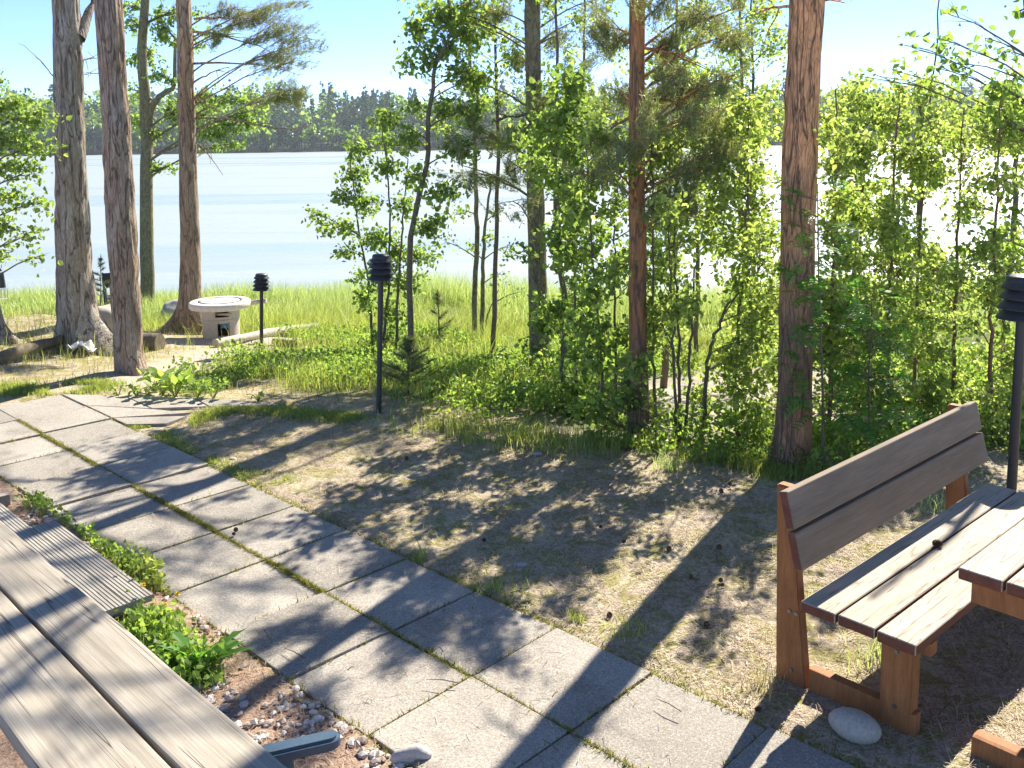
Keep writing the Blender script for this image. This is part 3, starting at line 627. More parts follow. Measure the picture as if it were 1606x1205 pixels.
for k, (px, py) in enumerate(cpx):
    p = atZ(px, py, .012); o = bpy.data.objects.new('pine_cone', cm); COL.objects.link(o); o.location = (p[0], p[1], float(H(p[0], p[1]))+.014+(.03 if inpath(p[0], p[1]) else 0)); o.rotation_euler = (R(90)+random.uniform(-.4, .4), random.uniform(0, 6), random.uniform(0, 6)); s_ = random.uniform(.42, .75); o.scale = (s_,)*3
    tag(o, 'small dark brown pine cone lying on the ground or path', 'pine cone', 'pine cones scattered over the ground')
p = atZ(1464, 853, .41); o = bpy.data.objects.new('pine_cone', cm); COL.objects.link(o); o.location = (p[0], p[1], .413); o.rotation_euler = (1.5, .3, 1); tag(o, 'pine cone lying on the bench seat', 'pine cone')
g = G()
for k in range(70):
    x, y = rng.uniform(-1.6, 2.2), rng.uniform(2.6, 6.8); a = rng.uniform(0, 3.1); L = rng.uniform(.03, .14); z = float(H(x, y))+.008+(.035 if inpath(x, y) else 0)
    if inpath(x, y) and rng.uniform() < .6: L *= .4
    d = np.array([math.cos(a), math.sin(a), 0])*L; tube(g, [(x, y, z), np.array([x, y, z+.006])+d*.5, np.array([x, y, z])+d], [.0022, .002, .001], 5)
tag(obj('twig_litter', g, MT['limb']), 'thin dark twigs strewn over the dry ground', 'twigs', kind='stuff')
# needle litter over the dry ground
def scatter(n, x0, x1, y0, y1, keep):
    x = rng.uniform(x0, x1, n); y = rng.uniform(y0, y1, n); m = keep(x, y) & ((x > -3.5) | (y > 5)); return x[m], y[m]
x, y = scatter(330000, -2.6, 3.6, 2.2, 7.6, lambda x, y: ~inpath(x, y, .02) & (y < crest(x)+.4) & (((x-OR[0])*E2[0]+(y-OR[1])*E2[1]) > 0) & (vn(np.stack([x*6, y*6, 0*x], -1), 3) > rng.uniform(0, .9, len(x))))
xb, yb = scatter(9000, -2.6, 0.6, 2.0, 7.4, lambda x, y: inpath(x, y, -.01) & (rng.uniform(0, 1, len(x)) < .28)); 
x = np.concatenate([x, xb]); y = np.concatenate([y, yb]); n = len(x)
zz = np.where(inpath(x, y), .014, H(x, y)+.004); a = rng.uniform(0, 6.28, n); L = rng.uniform(.02, .06, n); el = rng.normal(0, .22, n)*(~inpath(x, y))
d = np.stack([np.cos(a)*L, np.sin(a)*L, el*L], -1); s = np.stack([-np.sin(a), np.cos(a), 0*a], -1)*.0011; P = np.column_stack([x, y, zz])
g = G(); g.add(np.stack([P-s, P+s, P+d+s*.6+[0, 0, .002], P+d-s*.6+[0, 0, .002]], 1).reshape(-1, 3), np.arange(n)[:, None]*4+np.arange(4))
tag(obj('needle_litter', g, MT['litter']), 'fallen brown and straw coloured pine needles on the dry ground', 'needle litter', kind='stuff')
# white gravel along the deck and the table
x, y = scatter(26000, -3.6, .5, 1.6, 6.0, lambda x, y: (((x-OR[0])*E2[0]+(y-OR[1])*E2[1]) < -SL*1.02) & (((x-OR[0])*E2[0]+(y-OR[1])*E2[1]) > -SL*2.2))
cl = vn(np.stack([x*3, y*3, 0*x], -1), 17); m = (cl > .52) | (rng.uniform(0, 1, len(x)) < .05); x, y = x[m], y[m]
g = G(); bm = bmesh.new(); bmesh.ops.create_icosphere(bm, subdivisions=1, radius=1); IV = np.array([v.co for v in bm.verts]); IF = np.array([[v.index for v in f.verts] for f in bm.faces]); bm.free()
for a, c in zip(x, y):
    s = rng.uniform(.006, .022)**1*np.array([1, rng.uniform(.6, 1), rng.uniform(.4, .7)]); A = rng.uniform(0, 6.28); Q = IV*s*rng.uniform(.75, 1.25, (len(IV), 1)); Q = np.stack([Q[:, 0]*math.cos(A)-Q[:, 1]*math.sin(A), Q[:, 0]*math.sin(A)+Q[:, 1]*math.cos(A), Q[:, 2]], -1)
    g.add(Q+[a, c, float(H(a, c))+s[2]*.5], IF)
mg, ntg, bgp = mat('gravel', .8, .3); gi = ntg.nodes.new('ShaderNodeNewGeometry'); ntg.links.new(ramp(ntg, gi.outputs['Random Per Island'], [(0, (.22, .16, .13)), (.4, (.40, .33, .28)), (1, (.62, .58, .54))]), bgp.inputs['Base Color'])
tag(obj('gravel', g, mg), 'white and pink gravel between the grey table and the path', 'gravel', kind='stuff')
g = G(); n = 60000; x, y = scatter(n, -3.6, .6, 1.6, 6.2, lambda x, y: (((x-OR[0])*E2[0]+(y-OR[1])*E2[1]) < -SL*1.0)&(vn(np.stack([x*4, y*4, 0*x], -1), 23) > .25))
n = len(x); a = rng.uniform(0, 6.28, n); L = rng.uniform(.02, .06, n); P = np.column_stack([x, y, H(x, y)+.012]); d = np.stack([np.cos(a)*L, np.sin(a)*L, rng.normal(0, .2, n)*L], -1); s = np.stack([-np.sin(a), np.cos(a), 0*a], -1)*.001
g.add(np.stack([P-s, P+s, P+d+s*.6, P+d-s*.6], 1).reshape(-1, 3), np.arange(n)[:, None]*4+np.arange(4)); m2 = leafmat('brown_needles', (.26, .14, .08), (.62, .45, .32), .1, (1, 1, 1), .7)
tag(obj('brown_needles', g, m2), 'reddish fallen needles among the white gravel', 'needle litter', kind='stuff')
# exec-part-three

# ---------------------------------------------------------------- trees
def curve(a, b, sag=0., k=7, wob=.03):
    t = np.linspace(0, 1, k)[:, None]; L = np.linalg.norm(b-a); P = a+(b-a)*t; P[:, 2] += sag*L*4*(t*(1-t))[:, 0]
    return P + rng.normal(0, wob*L/k*2, (k, 3))*np.sin(t*math.pi)
def attach(stem, c, rise=.45):
    d = np.linalg.norm(stem[:, :2]-c[:2], axis=1); z = c[2]-rise*d; return stem[np.argmin(np.abs(stem[:, 2]-z)+d*.15)]
def clump(gt, gl, stem, c, r, n, L, kind='leaf', limb=.012, down=.4, k=None, nk=14):
    a = attach(stem, c); P = curve(a, c, .06); tube(gt, P, np.linspace(limb, limb*.35, len(P)), 5, False)
    m = max(4, int(n/13)); u = rng.normal(size=(m, 3)); u = norm(u)*rng.uniform(.35, 1, (m, 1))**.6; E = c+u*r
    st = P[rng.integers(len(P)//2, len(P), m)]
    for s, e in zip(st, E):
        Q = curve(s, e, .05, 5); tube(gt, Q, np.linspace(limb*.28+.001, .0012, 5), 3, False)
    q = n//m+1; t = rng.uniform(.25, 1.08, (m, q, 1)); pts = (st[:, None]*(1-t)+E[:, None]*t)
    sg = .045 if kind == 'leaf' else .03
    pts = (pts+rng.normal(0, sg, pts.shape)).reshape(-1, 3)
    if kind == 'leaf': leaves(gl, pts, L*rng.uniform(.45, 1.2, len(pts)), down)
    else:
        D = norm((E-st)[:, None].repeat(q, 1).reshape(-1, 3)+np.array([0, 0, .25])); needles(gl, pts, D, L, nk, .0027)
def trunkpoly(pix, Y0, base, Htot, step=.05):
    """pix: (px, py, width px) from the ground up; goes on above the picture to Htot"""
    P = [np.array(base, float)]; r = [pix[0][2]/2/F*Y0]
    for (px, py, w_) in pix[1:]: P.append(atY(px, py, Y0)); r.append(w_/2/F*Y0)
    d = (P[-1]-P[-2])/max(P[-1][2]-P[-2][2], .01); z = P[-1][2]; r1 = r[-1]; zb = base[2]
    nz = np.arange(z+1, zb+Htot, 1.0)
    for q in nz: t = (q-z)/(zb+Htot-z); P.append(P[-1]+np.array([d[0]*.6+rng.normal(0, .03), rng.normal(0, .03), 1.])); r.append(r1*(1-t)**.8+.01)
    P = np.array(P); r = np.array(r); zz = np.concatenate([np.arange(P[0, 2]-.15, min(z+.3, P[-1, 2]), step), np.arange(z+.3, P[-1, 2], .35)])
    Q = np.stack([np.interp(zz, P[:, 2], P[:, 0]), np.interp(zz, P[:, 2], P[:, 1]), zz], -1)
    for _ in range(6): Q[1:-1, :2] = (Q[:-2, :2]+Q[2:, :2]+2*Q[1:-1, :2])/4
    return Q, np.interp(zz, P[:, 2], r)
def barkdisp(base, amp, flare=(), sc=13):
    def f(V, r):
        W = V-base; q = np.stack([W[..., 0]*sc, W[..., 1]*sc, W[..., 2]*sc*.22], -1); q = q+.8*(vn(q*.5, 3)[..., None]-.5)
        a = np.abs(vn(q, 1)*2-1); b_ = np.abs(vn(q*2.1, 2)*2-1); d = (np.minimum(a*1.6, 1)-.6)*amp+(b_-.5)*amp*.45
        z = W[..., 2]; cx = W.mean(axis=1, keepdims=True); th = np.arctan2(W[..., 1]-cx[..., 1], W[..., 0]-cx[..., 0])
        for (az, wd, out, hgt) in flare:
            dd = np.angle(np.exp(1j*(th-R(az)))); d = d+out*np.exp(-(dd/R(wd))**2)*np.exp(-np.clip(z+.02, 0, 9)/hgt)
        return d
    return f
def tree(name, label, cat, base, group=None):
    return thing(name, base, label, cat, group)
def finish(root, base, gt, gl, bm_, lm):
    b = np.array(base, float)
    for g_ in (gt, gl):
        if g_ is not None and g_.V: g_.V = [v-b for v in g_.V]
    obj('trunk', gt, bm_, root)
    if gl is not None and gl.V: obj('crown', gl, lm, root)
def upper_crown(gt, gl, Q, z0, n, L0, kind='needle', tuft=26, bias=0):
    top = Q[-1, 2]
    for k in range(n):
        t = (k+rng.uniform())/n; z = z0+(top-z0)*t; p = Q[np.argmin(abs(Q[:, 2]-z))]; az = rng.uniform(0, 6.28); L = L0*(1-.65*t)*rng.uniform(.6, 1.15)
        e = p+np.array([math.cos(az)*L, math.sin(az)*L, L*rng.uniform(-.05, .35)])
        for h in (.55, 1.0):
            c = p+(e-p)*h+rng.normal(0, .12, 3); 
            if kind == 'needle': clump(gt, gl, np.array([p]), c, np.array([.62, .62, .26])*L/1.8, tuft, .085, 'needle', .022, nk=15)
            else: clump(gt, gl, np.array([p]), c, np.array([.6, .6, .45])*L/1.8, tuft*5, .07, 'leaf', .02)
def pine(label, pix, bm_, amp, flare, Htot, cz, boughs=(), nb=16, L0=2.3, dead=(), Y0=None, seg=72, tuft=26, BD=4.5):
    base = hit(pix[0][0], pix[0][1]); base = base+np.array([0, pix[0][2]/2/F*base[1]*.8, 0]); base[2] = float(H(base[0], base[1])); Y0 = base[1]
    Q, r = trunkpoly(pix, Y0, base, Htot); gt, gl = G(), G()
    tube(gt, Q, r, seg, False, barkdisp(base, amp, flare)); root = tree('pine_tree', label, 'pine tree', base)
    for (px, py, rx, ry, n, dy) in boughs:
        Yc = Y0+dy; c = atY(px, py, Yc); clump(gt, gl, Q, c, np.array([rx/F*Yc, max(rx, ry)/F*Yc*.8, ry/F*Yc])*1.15, int(n*BD), .06, 'needle', .012, nk=16)
    for (p0, p1, rr, dy) in dead:
        a = atY(p0[0], p0[1], Y0); b_ = atY(p1[0], p1[1], Y0+dy); P = curve(a, b_, .05, 9, .06); tube(gt, P, np.linspace(rr, .003, 9), 6, False)
        for _ in range(4):
            s = P[rng.integers(2, 8)]; tube(gt, curve(s, s+(b_-a)*rng.uniform(.15, .3)+rng.normal(0, .12, 3), .05, 5, .08), np.linspace(rr*.4, .002, 5), 4, False)
    upper_crown(gt, gl, Q, base[2]+cz, nb, L0, tuft=tuft)
    finish(root, base, gt, gl, bm_, MT['needle']); return base, Q

pine('biggest grey barked pine on the left with spreading roots', [(128, 548, 66), (124, 500, 57), (116, 420, 53), (113, 300, 49), (110, 200, 43), (107, 100, 43), (104, 0, 40)], MT['bark_gray'], .017,
     [(-20, 22, .30, .22), (190, 22, .28, .20), (-75, 25, .12, .25), (60, 30, .15, .3), (-45, 14, .15, .14)], 15, 6.0, dead=[((112, 155), (55, 90), .012, .3), ((128, 95), (152, 92), .012, .2), ((128, 118), (160, 117), .01, .3), ((124, 60), (165, -30), .075, .5)], nb=14)
pine('second pine from the left, reddish grey, leaning, nearest the path', [(203, 588, 48), (202, 560, 44), (198, 480, 44), (192, 380, 45), (188, 300, 45), (183, 200, 43), (176, 100, 41), (169, 0, 40)], MT['bark_brown'], .016,
     [(-60, 30, .05, .12), (200, 30, .05, .12)], 14, 5.5, nb=13)
pine('slender pine directly behind the round stone grill', [(296, 524, 44), (299, 480, 34), (299, 430, 32), (296, 300, 28), (293, 200, 26), (291, 100, 24), (288, 0, 23)], MT['bark_t4'], .012,
     [(200, 30, .45, .16), (-30, 25, .12, .2), (170, 20, .25, .12)], 15, 6.3,
     boughs=[(410, 30, 45, 16, 44, .3), (455, 45, 40, 22, 60, 0), (490, 62, 28, 20, 40, -.2), (370, 12, 50, 14, 36, .2), (430, 85, 40, 12, 24, -.4), (470, 95, 30, 12, 24, .3), (465, 140, 32, 22, 70, .6), (440, 8, 60, 10, 34, .5), (350, 55, 30, 12, 18, 0)],
     dead=[((303, 50), (440, 88), .02, 0), ((303, 100), (470, 118), .018, .3), ((303, 130), (360, 105), .014, 0), ((304, 185), (503, 218), .016, .4), ((304, 155), (345, 180), .01, 0), ((304, 220), (350, 275), .01, .2), ((304, 30), (420, 40), .018, 0)], nb=13)
pine('mossy barked pine in the middle with drooping needle boughs', [(846, 594, 40), (846, 560, 33), (845, 500, 32), (842, 400, 29), (839, 250, 26), (837, 160, 25), (835, 0, 25)], MT['bark_moss'], .007,
     [(0, 40, .03, .1), (180, 40, .03, .1)], 14, 3.6,
     boughs=[(760, 215, 45, 30, 46, .1), (720, 200, 36, 26, 30, -.3), (800, 255, 34, 40, 50, .3), (745, 270, 34, 26, 34, .2), (880, 55, 45, 35, 42, .2), (925, 100, 45, 34, 42, -.2), (775, 18, 60, 20, 46, .2), (895, 150, 42, 26, 36, 0), (905, 215, 40, 40, 44, .3), (700, 20, 40, 14, 20, .3), (815, 90, 30, 30, 24, .6)]+[(rng.uniform(700, 960), rng.uniform(-30, 330), 44, 34, 20, rng.normal(0, .5)) for _ in range(12)],
     dead=[((838, 180), (770, 192), .022, -.1), ((850, 170), (900, 150), .02, .1), ((848, 65), (900, 35), .014, 0)], nb=46, L0=3.0, tuft=22, BD=2.6)
pine('reddish brown pine at the edge of the dry ground', [(1003, 694, 34), (1003, 650, 31), (1001, 560, 30), (1000, 450, 29), (999, 300, 26), (999, 150, 25), (999, 0, 25)], MT['bark_red'], .006,
     [(0, 40, .03, .1), (180, 40, .03, .1)], 13, 3.2,
     boughs=[(950, 55, 40, 32, 40, .1), (1050, 70, 42, 40, 52, .2), (1095, 135, 42, 40, 52, 0), (1040, 215, 38, 36, 40, .3), (1115, 250, 38, 40, 50, .1), (930, 215, 36, 34, 34, .2), (1150, 55, 38, 30, 42, -.1), (1085, 320, 32, 24, 28, .2), (1130, 190, 34, 30, 36, .3), (1040, 130, 30, 50, 34, .5), (1100, 20, 46, 16, 36, .4), (960, 140, 30, 34, 26, .4), (1060, 290, 30, 34, 26, -.2)]+[(rng.uniform(900, 1190), rng.uniform(-40, 330), 44, 38, 20, rng.normal(0, .5)) for _ in range(20)],
     dead=[((1005, 155), (1110, 175), .014, .1), ((1005, 75), (1110, 110), .012, 0), ((995, 230), (945, 270), .014, .1), ((995, 180), (925, 235), .012, .2)], nb=18, L0=2.0, tuft=14, BD=2.6)
pine('thick orange topped pine just left of the bench back', [(1242, 740, 66), (1243, 690, 60), (1247, 600, 56), (1249, 500, 55), (1253, 300, 54), (1258, 150, 52), (1265, 0, 53)], MT['bark_t7'], .011,
     [(-10, 35, .03, .12), (190, 35, .04, .12)], 15, 8.5, dead=[((1275, 5), (1325, 5), .01, .2), ((1245, 10), (1185, 22), .012, .2)], nb=11, seg=96)
# root flare of the pine beyond the left edge
bs = atY(-34, 536, hit(10, 532)[1]); bs[2] = float(H(bs[0], bs[1])); Q, r = trunkpoly([(-34, 536, 62), (-36, 300, 48), (-40, 0, 40)], bs[1], bs, 13); gt, gl = G(), G()
tube(gt, Q, r, 64, False, barkdisp(bs, .015, [(-10, 24, .30, .22), (200, 25, .2, .2), (-60, 20, .1, .2)])); upper_crown(gt, gl, Q, bs[2]+6, 10, 2.2)
finish(tree('pine_tree', 'pine at the left edge of which only the flared root shows', 'pine tree', bs), bs, gt, gl, MT['bark_gray'], MT['needle'])

def leafy(name, label, cat, stems, clumps, L, bark, leaf, Y0=None, group=None, rad=(.02, .006), limb=.008, extra=None, down=.4, off=0., upper=None, base=None, k_n=1.0):
    """stems: lists of (px, py); each goes up from the ground. clumps: (px, py, rx, ry, n, dy)"""
    if base is None: base = hit(*stems[0][0])
    Y0 = base[1]+off; gt, gl = G(), G(); allp = []
    for q, st in enumerate(stems):
        b0 = atY(st[0][0], st[0][1], Y0); b0[2] = float(H(b0[0], b0[1]))-.05; P = [b0]+[atY(px, py, Y0+rng.normal(0, .06)) for px, py in st[1:]]; P = np.array(P)
        t = np.linspace(0, 1, len(P)); tt = np.linspace(0, 1, 26); Q = np.stack([np.interp(tt, t, P[:, c]) for c in range(3)], -1)
        for _ in range(2): Q[1:-1] = (Q[:-2]+Q[2:]+2*Q[1:-1])/4
        Q[1:-1] += rng.normal(0, .006, (24, 3)); rr = rad[q] if isinstance(rad[0], tuple) else rad
        tube(gt, Q, np.linspace(rr[0], rr[1], 26), 10, False); allp.append(Q)
    A = np.concatenate(allp)
    for (px, py, rx, ry, n, dy) in clumps:
        Yc = Y0+dy; c = atY(px, py, Yc); clump(gt, gl, A, c, np.array([rx/F*Yc, max(rx, ry)/F*Yc*.9, ry/F*Yc]), int(n*k_n), L, 'leaf', limb, down)
    if upper: upper_crown(gt, gl, allp[0], *upper, kind='leaf')
    root = tree(name, label, cat, base, group); finish(root, base, gt, gl, bark, leaf); return root
J = lambda a: float(rng.normal(0, a))
# alder behind the left pines
leafy('alder_tree', 'crooked alder standing between the second pine and the grill pine', 'alder tree', [[(231, 486), (231, 400), (229, 300), (230, 220), (228, 150), (222, 100), (224, 50), (230, -30), (236, -160)], [(231, 486), (229, 300), (234, 175), (250, 150), (275, 138), (275, 60)]],
      [(250, 40, 30, 22, 120, .1), (240, 85, 30, 24, 100, .4), (205, 40, 20, 22, 70, 0), (210, 90, 22, 24, 70, .2), (255, 120, 30, 20, 110, -.2), (330, 150, 34, 20, 200, 0), (385, 150, 30, 18, 150, .3), (390, 190, 30, 22, 200, .1), (350, 205, 36, 16, 200, -.2), (280, 175, 34, 24, 150, .2), (320, 180, 34, 22, 170, .4), (240, 210, 30, 20, 100, .1), (260, 262, 26, 12, 70, 0), (368, 225, 24, 10, 80, .1), (270, 20, 40, 20, 120, .2), (205, 140, 16, 20, 60, .2), (215, 185, 18, 20, 60, .2), (310, 60, 20, 30, 50, .5), (405, 170, 22, 14, 90, 0), (300, 15, 30, 18, 70, .3), (340, 45, 30, 18, 60, .2), (205, 10, 26, 16, 80, .3), (260, 60, 26, 20, 80, -.2)],
      .085, MT['bark_moss'], MT['alder'], rad=((.15, .07), (.10, .03)), limb=.025, k_n=1.8)
# branches of the tree beyond the left edge
leafy('alder_tree', 'leafy alder reaching in from the left edge above the lake', 'alder tree', [[(-55, 600), (-60, 420), (-50, 250), (-60, 100)]],
      [(20, 165, 40, 22, 300, .2), (60, 180, 30, 26, 260, 0), (15, 215, 45, 24, 330, 0), (65, 225, 26, 20, 180, .2), (20, 260, 40, 20, 200, .1), (60, 265, 24, 22, 110, 0), (15, 310, 36, 20, 130, .1), (55, 320, 30, 20, 110, .2), (15, 350, 40, 18, 130, 0), (60, 365, 24, 14, 90, 0), (20, 395, 40, 10, 90, .2), (70, 400, 14, 8, 30, 0), (-10, 130, 24, 20, 60, 0)],
      .06, MT['bark_dark'], MT['alder'], rad=(.05, .02), limb=.012, base=np.array([-4.9, 9.0, float(H(-4.9, 9.0))]), k_n=.8)
# crooked alder and the shrubs round it
leafy('alder_tree', 'thin crooked alder behind the nearer lamp post with its top against the sky', 'alder tree', [[(648, 590), (642, 480), (642, 400), (650, 330), (668, 270), (674, 230), (668, 190), (680, 145), (677, 112), (690, 80), (712, 62), (705, 0), (690, -60)]],
      [(648, 42, 24, 14, 90, .1), (690, 30, 34, 24, 170, 0), (735, 50, 34, 24, 150, .3), (640, 100, 20, 14, 50, .1), (672, 100, 20, 14, 50, 0), (700, 75, 26, 16, 90, .1), (655, 70, 20, 10, 50, 0), (730, 110, 34, 24, 120, .2), (700, 170, 26, 30, 110, .4), (745, 170, 32, 30, 150, .2), (760, 120, 30, 24, 100, .3), (640, 215, 24, 24, 90, -.2), (600, 190, 26, 20, 100, .1), (650, 165, 14, 14, 30, 0), (725, 235, 34, 24, 120, .1), (700, 300, 34, 30, 120, 0), (680, 350, 30, 30, 120, 0), (650, 275, 30, 24, 90, .1), (700, 20, 40, 20, 90, .4), (740, 5, 40, 12, 80, .4)],
      .062, MT['bark_dark'], MT['alder'], rad=(.032, .010), k_n=1.7)
leafy('alder_shrub', 'many stemmed alder shrub left of the crooked alder, hanging over the water', 'shrub', [[(585, 560), (580, 450), (560, 350), (548, 240)], [(600, 560), (610, 440), (612, 330), (600, 200)], [(620, 565), (625, 450), (632, 350), (640, 250)]],
      [(565, 235, 26, 20, 110, 0), (595, 225, 22, 22, 90, .2), (555, 275, 30, 22, 130, .1), (610, 265, 26, 24, 120, 0), (540, 310, 26, 20, 100, -.1), (580, 320, 30, 24, 130, .1), (630, 320, 26, 26, 110, 0), (505, 350, 18, 20, 60, 0), (535, 355, 24, 18, 80, .1), (490, 335, 14, 8, 26, 0), (575, 370, 34, 24, 150, 0), (620, 385, 30, 26, 140, .2), (550, 395, 24, 14, 70, 0), (600, 430, 34, 26, 160, -.1), (640, 440, 30, 26, 150, .1), (575, 470, 26, 26, 120, 0), (620, 490, 30, 26, 130, .1), (560, 430, 18, 18, 50, .1), (655, 400, 26, 20, 90, 0), (600, 530, 34, 20, 100, 0), (680, 400, 24, 14, 60, 0)],
      .058, MT['bark_dark'], MT['alder'], rad=(.018, .006), limb=.006, k_n=1.7)
leafy('aspen_tree', 'pair of pale thin trunks right of the crooked alder', 'young tree', [[(744, 552), (744, 480), (748, 400), (746, 300), (744, 200), (735, 100), (738, -20)], [(758, 554), (756, 480), (758, 400), (762, 340), (770, 280)], [(752, 554), (766, 490), (782, 455)]],
      [(790, 330, 30, 22, 40, 0), (800, 385, 26, 24, 45, .1), (785, 430, 30, 14, 40, .2), (810, 460, 26, 12, 34, 0), (720, 330, 26, 20, 60, 0), (735, 390, 22, 20, 40, .2), (780, 280, 26, 18, 60, .1), (770, 370, 20, 20, 40, 0), (700, 380, 24, 10, 30, 0), (735, 130, 20, 30, 60, 0), (750, 60, 26, 24, 60, 0)],
      .055, MT['bark_moss'], MT['alder'], rad=((.036, .02), (.034, .012), (.012, .004)), limb=.01)
# tangle between the middle pines
def thicket(name, label, stems, span, L, leaf, nper, dens,  cat='young tree', Yoff=0., bark='bark_dark', rad=(.014, .004), rx=34, ry=26, skip=None, group=None):
    cl = []; nper = int(nper*1.12); dens *= 1.25; cl += [(st[-1][0], st[-1][1]+8, 20, 16, 60, 0) for st in stems]
    for st in stems:
        xs_ = np.array([p[0] for p in st]); ys_ = np.array([p[1] for p in st])
        for _ in range(nper):
            t = rng.uniform(0, 1); py = span[0]+(span[1]-span[0])*t; px = np.interp(-py, -ys_, xs_)+rng.normal(0, rx*.9)
            if skip and skip(px, py): continue
            cl.append((px, py, rx*rng.uniform(.5, 1.1), ry*rng.uniform(.5, 1.1), dens*rng.uniform(.5, 1.3), rng.normal(0, .25)))
    return leafy(name, label, cat, stems, cl, L, MT[bark], leaf, rad=rad, limb=.005, off=Yoff, group=group)
thicket('young_alder', 'dark leafy young alder directly right of the mossy pine', [[(880, 640), (884, 540), (880, 400), (872, 230)], [(905, 650), (900, 500), (905, 350), (900, 150)]], (120, 640), .062, MT['alder'], 20, 85, skip=lambda x, y: x < 850 and y > 300)
thicket('young_alder', 'slim leafy alder just left of the reddish pine', [[(950, 672), (945, 600), (935, 480), (925, 330), (915, 180)], [(968, 676), (966, 560), (962, 400), (968, 250)]], (160, 660), .058, MT['alder'], 20, 75)
thicket('young_birch', 'cluster of dark stems fanning out right of the reddish pine', [[(1028, 688), (1026, 560), (1024, 380), (1020, 150)], [(1066, 700), (1066, 560), (1060, 420), (1050, 250)], [(1074, 700), (1082, 560), (1086, 440), (1110, 330)], [(1062, 700), (1058, 600), (1052, 450), (1046, 330)]], (180, 560), .05, MT['birch'], 11, 60, skip=lambda x, y: 1095 < x < 1165 and y > 400)
leafy('young_birch', 'spreading leafy birch between the reddish pine and the thick pine', 'young tree', [[(1160, 690), (1150, 600), (1165, 450), (1175, 300), (1170, 150)], [(1100, 690), (1110, 560), (1140, 480), (1200, 410)]],
      [(1180+J(12), y, 36, 24, 110, J(.3)) for y in range(170, 640, 26)]+[(1130+J(14), y, 30, 22, 80, J(.3)) for y in list(range(180, 390, 28))+[540, 560, 590, 610]]+[(1210+J(10), y, 24, 24, 70, .3+J(.2)) for y in range(380, 700, 34)]+[(1150, 660, 34, 14, 70, -.2), (1180, 640, 34, 20, 80, 0), (1190, 680, 20, 20, 60, -.2)],
      .047, MT['bark_dark'], MT['birch'], rad=(.018, .005), limb=.006, k_n=1.5)
for lb, x0_, x1_, yo in (('far alder near the water behind the mossy pine', 880, 870, 4.0), ('far alder near the water behind the reddish pine', 1040, 1060, 3.6), ('far birch by the water left of the thick pine', 1170, 1160, 3.2), ('far birch by the water right of the thick pine', 1330, 1345, 3.4), ('far birch by the water above the middle of the bench', 1450, 1440, 3.8), ('far birch by the water at the right edge', 1570, 1590, 3.4)):
    thicket('shore_birch', lb, [[(x0_, 640), (x0_+10, 500), (x1_, 350), (x1_+5, 200), (x1_, -50 if x1_ < 1200 else 120)]], (-30 if x1_ < 1200 else 140, 600), .06, MT['birch' if x0_ > 1000 else 'alder'], 17, 75, 'birch tree' if x0_ > 1100 else 'alder tree', Yoff=yo-2.5, rad=(.04, .01), rx=52, ry=34, skip=(lambda x, y: x > 1480 and 230 < y < 410 and rng.uniform() < .5))
for lb, st, sp in (('tall slender birch whose crown fills the sky left of the mossy pine', [(772, 600), (778, 400), (782, 200), (775, 60), (770, -60)], (-40, 230)),
                   ('tall slender birch whose crown fills the sky between the two middle pines', [(915, 600), (918, 400), (912, 200), (916, 60), (920, -60)], (-40, 260)),
                   ('tall slender birch with light crown right of the reddish pine top', [(1090, 600), (1095, 400), (1088, 200), (1092, 60), (1090, -60)], (-40, 280)),
                   ('tall slender birch just left of the orange top of the thick pine', [(1185, 600), (1180, 400), (1186, 200), (1178, 60), (1180, -60)], (20, 300))):
    thicket('birch_tree', lb, [st], sp, .05, MT['birch'], 24, 85, 'birch tree', Yoff=1.6, rad=(.03, .008), rx=44, ry=30)
# birches on the right
specs = [('slim birch rising right behind the thick pine', [(1300, 740), (1302, 560), (1308, 400), (1312, 250), (1310, 140)], (180, 700), 25, 95),
         ('leafy young birch behind the near end of the bench back', [(1345, 730), (1342, 560), (1350, 400), (1355, 240), (1350, 130)], (140, 690), 26, 95),
         ('young birch behind the middle of the bench back', [(1395, 720), (1392, 560), (1398, 400), (1402, 260), (1410, 130)], (150, 660), 25, 95),
         ('tallest slender birch with a reddish stem above the bench back', [(1432, 700), (1434, 600), (1438, 480), (1444, 330), (1456, 200), (1468, 90), (1475, -40)], (120, 640), 24, 85),
         ('bushy young birch behind the far end of the bench back', [(1498, 720), (1495, 560), (1500, 420), (1505, 300), (1512, 170)], (170, 640), 25, 85),
         ('young birch just left of the lamp post at the right edge', [(1556, 740), (1552, 560), (1560, 420), (1565, 300), (1570, 150)], (200, 740), 24, 75),
         ('birch at the extreme right edge behind the lamp post', [(1612, 760), (1608, 560), (1620, 400), (1615, 250), (1620, 120)], (150, 760), 22, 70)]
for k, (lb, st, sp, n_, dn) in enumerate(specs):
    br = k in (3, 4, 5, 6)
    thicket('birch_tree', lb, [st], sp, .043 if k != 3 else .052, MT['birch'], int(n_*1.15), dn*1.6, 'birch tree', Yoff=(.7, 1.5, 1.0, 1.6, 1.2, .8, 1.4)[k], bark='bark_birch', rad=(.017, .005), rx=40, ry=26,
            skip=(lambda x, y: (x > 1480 and 230 < y < 410 and rng.uniform() < .6) or (x < 1295 and y < 480 and rng.uniform() < .8)))
